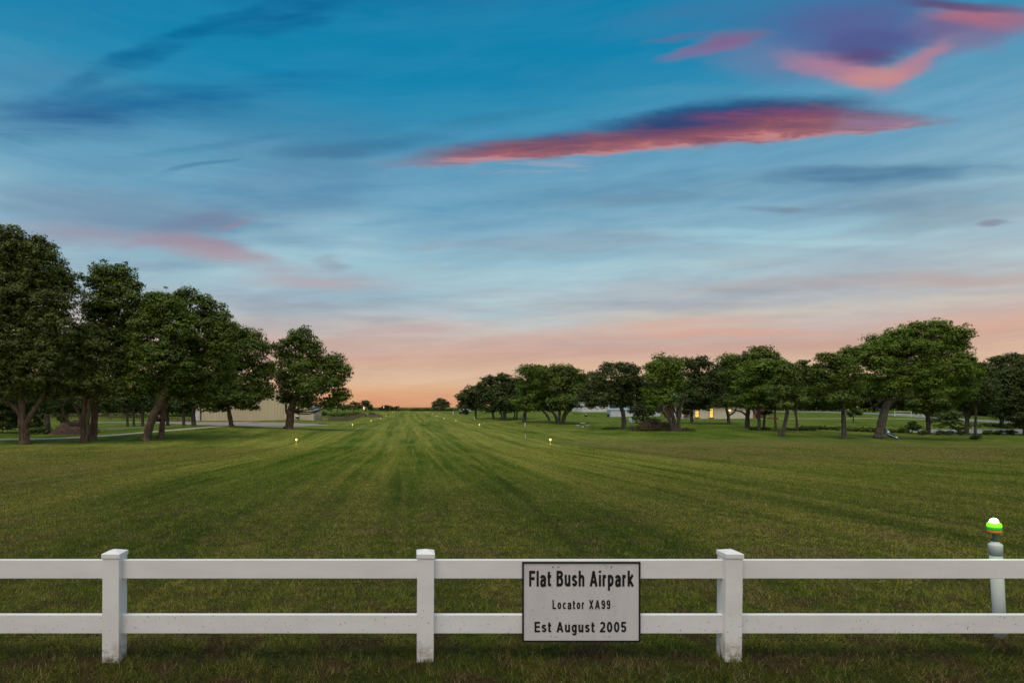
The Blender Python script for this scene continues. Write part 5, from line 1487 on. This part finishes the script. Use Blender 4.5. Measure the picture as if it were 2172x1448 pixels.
# dirt pile
def heap(name, label, cat, px, Yr, wpx, hm, m_, seed, dep=1.6):
    rng = np.random.default_rng(seed)
    Y = Yr * S; kk = Y / F; X = wx(px, Y); z = h1(X, Y)
    n1, n2 = 40, 20; vs = []; fs = []
    for j in range(n2 + 1):
        for i in range(n1 + 1):
            u_ = i / n1 * 2 - 1; v_ = j / n2 * 2 - 1
            e = max(0, 1 - (u_ * u_ + v_ * v_))
            zz = hm * (e ** 0.7) * (0.75 + 0.5 * mnoise.noise(Vector((u_ * 2 + seed, v_ * 2, 0)))) + .10 * hm * mnoise.noise(Vector((u_ * 9, v_ * 9, seed)))
            vs.append((u_ * wpx / 2 * kk, v_ * dep, zz - .12))
    for j in range(n2):
        for i in range(n1):
            a = j * (n1 + 1) + i; fs.append((a, a + 1, a + n1 + 2, a + n1 + 1))
    o = MB().add(vs, fs).build(name, m_)
    o.location = (X, Y, z)
    return tag(o, label, cat)


M_heap = varied((0.10, 0.058, 0.038, 1), (0.045, 0.033, 0.022, 1), 2.4, 0.95, .15)
heap('dirt_pile', 'reddish dirt pile behind the twin-stemmed tree', 'dirt pile', 158, 50, 108, 1.55, M_heap, 3, 2.0)
tag(heap('earth_bank', 'long red-brown bank of bare earth at the far left of the runway', 'earth bank', 793, 200, 40, 1.5, varied((0.13, 0.050, 0.030, 1), (0.075, 0.05, 0.025, 1), 0.5, .95), 6, 12), None)
heap('log_pile', 'low brown pile of logs on the lawn right of the house', 'log pile', 1639, 112, 26, .8, M_heap, 8, 1.0)
# stump left, stump right
for px, Yr, py0, hpx, r, lab in ((101, 50, 912, 40, 7, 'dark broken stump in the thicket left of the dirt pile'), (1653, 50, 925, 17, 2.6, 'short dark stump leaning beside the sinuous grey trunk')):
    Y = Yr * S; kk = Y / F; X = wx(px, Y)
    o = MB().tube([(0, 0, -.3), (0, 0, 0), (-.03, 0, hpx * kk * .5), (-2 * kk, 0, hpx * kk)], [r * kk * 1.3, r * kk, r * kk * .85, r * kk * .6], 11, .35).build('tree_stump', BK['grey'], smooth=False)
    o.location = (X, Y, h1(X, Y)); tag(o, lab, 'stump')
st = heap('stone', 'small pale stone on the grass below the dirt pile', 'stone', 102, 47.5, 6, .14, M_conc, 12, .12)
st2 = heap('stone', 'small white stone at the foot of the lone oak', 'stone', 604, 60, 3.2, .16, M_white, 13, .09)

# ------------------------------------------------------------------ rail fences
M_wood = varied((0.16, 0.12, 0.085, 1), (0.24, 0.19, 0.14, 1), 2.0, .9, .01)
M_woodd = varied((0.085, 0.05, 0.04, 1), (0.14, 0.09, 0.07, 1), 2.0, .9, .01)


def rail_fence(name, label, pts, m_, hm=1.25, rails=(0.35, 0.75, 1.15), gap=2.6, infill=False):
    x0, y0 = pts[0]
    root = empty(name, (x0, y0, h1(x0, y0)), label, 'fence')
    o = Vector(root.location)
    for i in range(len(pts) - 1):
        a = Vector(pts[i]); b = Vector(pts[i + 1]); L = (b - a).length; n = max(1, round(L / gap))
        ang = math.atan2(b.y - a.y, b.x - a.x)
        rl = {z: MB() for z in rails}
        for k_ in range(n + 1):
            p = a.lerp(b, k_ / n)
            z = h1(p.x, p.y)
            if k_ < n or i == len(pts) - 2:
                MB().box((p.x - o.x, p.y - o.y, z - o.z + hm / 2 - .1), (.13, .13, hm + .2), Matrix.Rotation(ang, 3, 'Z')).build('post', m_, root)
            if k_ < n:
                q = a.lerp(b, (k_ + 1) / n); zq = h1(q.x, q.y)
                off = Vector((math.sin(ang), -math.cos(ang), 0)) * .085
                for zr in rails:
                    p1 = Vector((p.x, p.y, z + zr)) - o + off; p2 = Vector((q.x, q.y, zq + zr)) - o + off
                    up = Vector((0, 0, .065)); s_ = Vector((math.sin(ang), -math.cos(ang), 0)) * .018
                    vs = [p1 - up - s_, p2 - up - s_, p2 + up - s_, p1 + up - s_, p1 - up + s_, p2 - up + s_, p2 + up + s_, p1 + up + s_]
                    rl[zr].add(vs, [(0, 1, 2, 3), (7, 6, 5, 4), (0, 4, 5, 1), (3, 2, 6, 7), (0, 3, 7, 4), (1, 5, 6, 2)])
                    if infill and zr == rails[0]:
                        for q_ in range(6):
                            pm = p1.lerp(p2, (q_ + .5) / 6)
                            rl[zr].box((pm.x, pm.y, pm.z + .35), (.06, .03, 1.0))
        for zr in rails:
            rl[zr].build('rail', m_, root)
    return root


def W2(px, Yr): return (wx(px, Yr * S), Yr * S)


rail_fence('rail_fence', 'weathered brown rail fence running from the hangar corner towards the runway', [W2(636, 112), W2(697, 106)], M_wood, 1.3)
rail_fence('picket_fence', 'close-boarded grey brown fence beyond the corner left of the runway lights', [W2(698.5, 106), W2(740, 130), W2(775, 165)], M_wood, 1.25, (0.3, 0.7, 1.1), 3.0, True)
rail_fence('rail_fence', 'three-rail brown fence behind the left path and driveway', [W2(95, 100), W2(180, 100), W2(262, 99), W2(330, 99)], M_woodd, 1.5, (0.45, .9, 1.35), 3.0)
rail_fence('white_fence', 'far white fence panels standing beside the grey road', [W2(1898, 128), W2(1933, 126), W2(1960, 124)], M_white, 1.5, (.7, 1.4), 3.2)
rail_fence('rail_fence', 'low wooden fence at the far left driveway beside the hangar', [W2(352, 92), W2(402, 92)], M_woodd, .9, (.25, .5, .75), 2.5)

# ------------------------------------------------------------------ marker lights far left, dark cart
M_palelamp = emit('pale_lamp', (1.0, .62, .52), 1.3)
for px, Yr, pyt, pyb, lab in ((771.8, 190, 862, 868.5, 'pale marker light on a thin red post far left of the runway'), (814, 240, 861.5, 865, 'small pale marker light above the earth bank')):
    Y = Yr * S; X = wx(px, Y); z = h1(X, Y); kk = Y / F
    c = empty('marker_light', (X, Y, z), lab, 'marker light')
    zt_, zb_ = wz(pyt, Y) - z, wz(pyb, Y) - z
    MB().tube([(0, 0, -.2), (0, 0, zb_)], [.07, .07], 8).build('post', mat('red_paint', (.25, .03, .02), .6), c)
    r_ = 1.1 * kk if Yr < 200 else .6 * kk
    MB().lathe([(r_ * .4, zb_), (r_, zb_ + (zt_ - zb_) * .25), (r_, zb_ + (zt_ - zb_) * .7), (r_ * .5, zt_)], n=12).build('lens', M_palelamp, c, smooth=True)
Y = 185 * S; X = wx(772.5, Y)
ct = empty('utility_cart', (X, Y, h1(X, Y)), 'small dark cart with a silver top below the pale marker light', 'cart')
MB().box((0, 0, .75), (1.9, 1.1, .55)).build('body', M_black, ct, bevel=.06)
MB().box((0, 0, 1.35), (1.6, 1.0, .12)).build('top', M_greywhite, ct, bevel=.03)
cc_ = MB()
for a in (-.7, .7):
    for b in (-.4, .4): cc_.box((a, b, 1.15), (.06, .06, .34))
cc_.build('frame', M_black, ct)
for a in (-.65, .65):
    for b in (-.52, .52):
        MB().lathe([(.3, -.08), (.3, .08)], (a, b, .28), 16, 'Y').build('wheel', M_black, ct)
# far white shed roof
Y = 300 * S; X = wx(987, Y)
fs_ = empty('far_shed', (X, Y, h1(X, Y)), 'low white shed far off behind the end of the right tree row', 'shed')
MB().box((0, 0, .5), (7, 4, 1.2)).build('wall', M_white, fs_)
MB().add([(-3.8, -2.3, 1.1), (3.8, -2.3, 1.1), (3.8, 2.3, 1.1), (-3.8, 2.3, 1.1), (-2.5, 0, 2.0), (2.5, 0, 2.0)], [(0, 3, 2, 1), (0, 1, 5, 4), (2, 3, 4, 5), (1, 2, 5), (3, 0, 4)]).build('roof', M_white, fs_)

# pedal boat tipped against the great trunk
Y = 50.8 * S; X = wx(1890, Y)
pb = empty('small_boat', (X, Y, h1(X, Y)), 'small dark blue and white boat tipped against the great leaning trunk', 'boat')
M_navy = mat('navy_plastic', (0.012, 0.03, 0.065), 0.3, None, .5)
hull = MB(); vs = []; fs = []
Nn_ = 14
for i in range(Nn_ + 1):
    t_ = i / Nn_; x_ = -.75 + 1.55 * t_
    wd = .36 * math.sin(math.pi * min(1, .25 + .75 * (1 - t_)) / 1.0 * .5 + .25) * (1 - t_ ** 5 * .8)
    hh = .34 * (1 - t_ ** 3 * .7)
    for q in range(9):
        a = math.pi * q / 8
        vs.append((x_, -wd * math.cos(a), hh * math.sin(a)))
for i in range(Nn_):
    for q in range(8):
        a = i * 9 + q; fs.append((a, a + 1, a + 10, a + 9))
fs.append(tuple(range(8, -1, -1))); fs.append(tuple(Nn_ * 9 + q for q in range(9)))
hb = hull.add(vs, fs).build('hull', M_navy, pb, smooth=True)
hb.rotation_euler = (R(38), R(27), R(-8)); hb.location = (0, 0, .42)
sd = MB()
sd.tube([(-.72, -.30, .17), (-.2, -.34, .20), (.4, -.24, .17), (.75, -.06, .08)], [.035, .035, .03, .02], 6)
sd.build('stripe', M_greywhite, hb)
MB().box((-.58, -.05, .33), (.24, .4, .05)).build('seat', M_greywhite, hb, bevel=.015)
MB().box((.42, -.16, .20), (.2, .12, .04), Matrix.Rotation(R(30), 3, 'X')).build('stern_badge', M_white, hb)

# orange machine glimpsed behind the two left trunks
Y = 92 * S; X = wx(340, Y)
tq = empty('tractor', (X, Y, h1(X, Y)), 'orange tractor half hidden behind the leaning oak trunk', 'tractor')
M_or = mat('orange_paint', (0.45, 0.10, 0.02), .5)
MB().box((.5, 0, 1.0), (1.3, .7, .6)).build('hood', M_or, tq, bevel=.06)
MB().box((-.5, 0, 1.1), (.7, .6, .15)).build('seat', M_black, tq, bevel=.03)
MB().box((-.5, 0, .8), (.9, .9, .3)).build('body', M_or, tq, bevel=.04)
for a, b, r_ in ((-.6, -.62, .62), (-.6, .62, .62), (.85, -.5, .38), (.85, .5, .38)):
    MB().lathe([(r_ * .9, -.14), (r_, -.09), (r_, .09), (r_ * .9, .14)], (a, b, r_), 20, 'Y').build('wheel', M_black, tq)
MB().tube([(-.85, 0, 1.0), (-.85, 0, 2.2)], [.04, .04], 6).build('roll_bar', M_black, tq)
print('LEAVES', NLEAF, 'objects', len(bpy.data.objects))
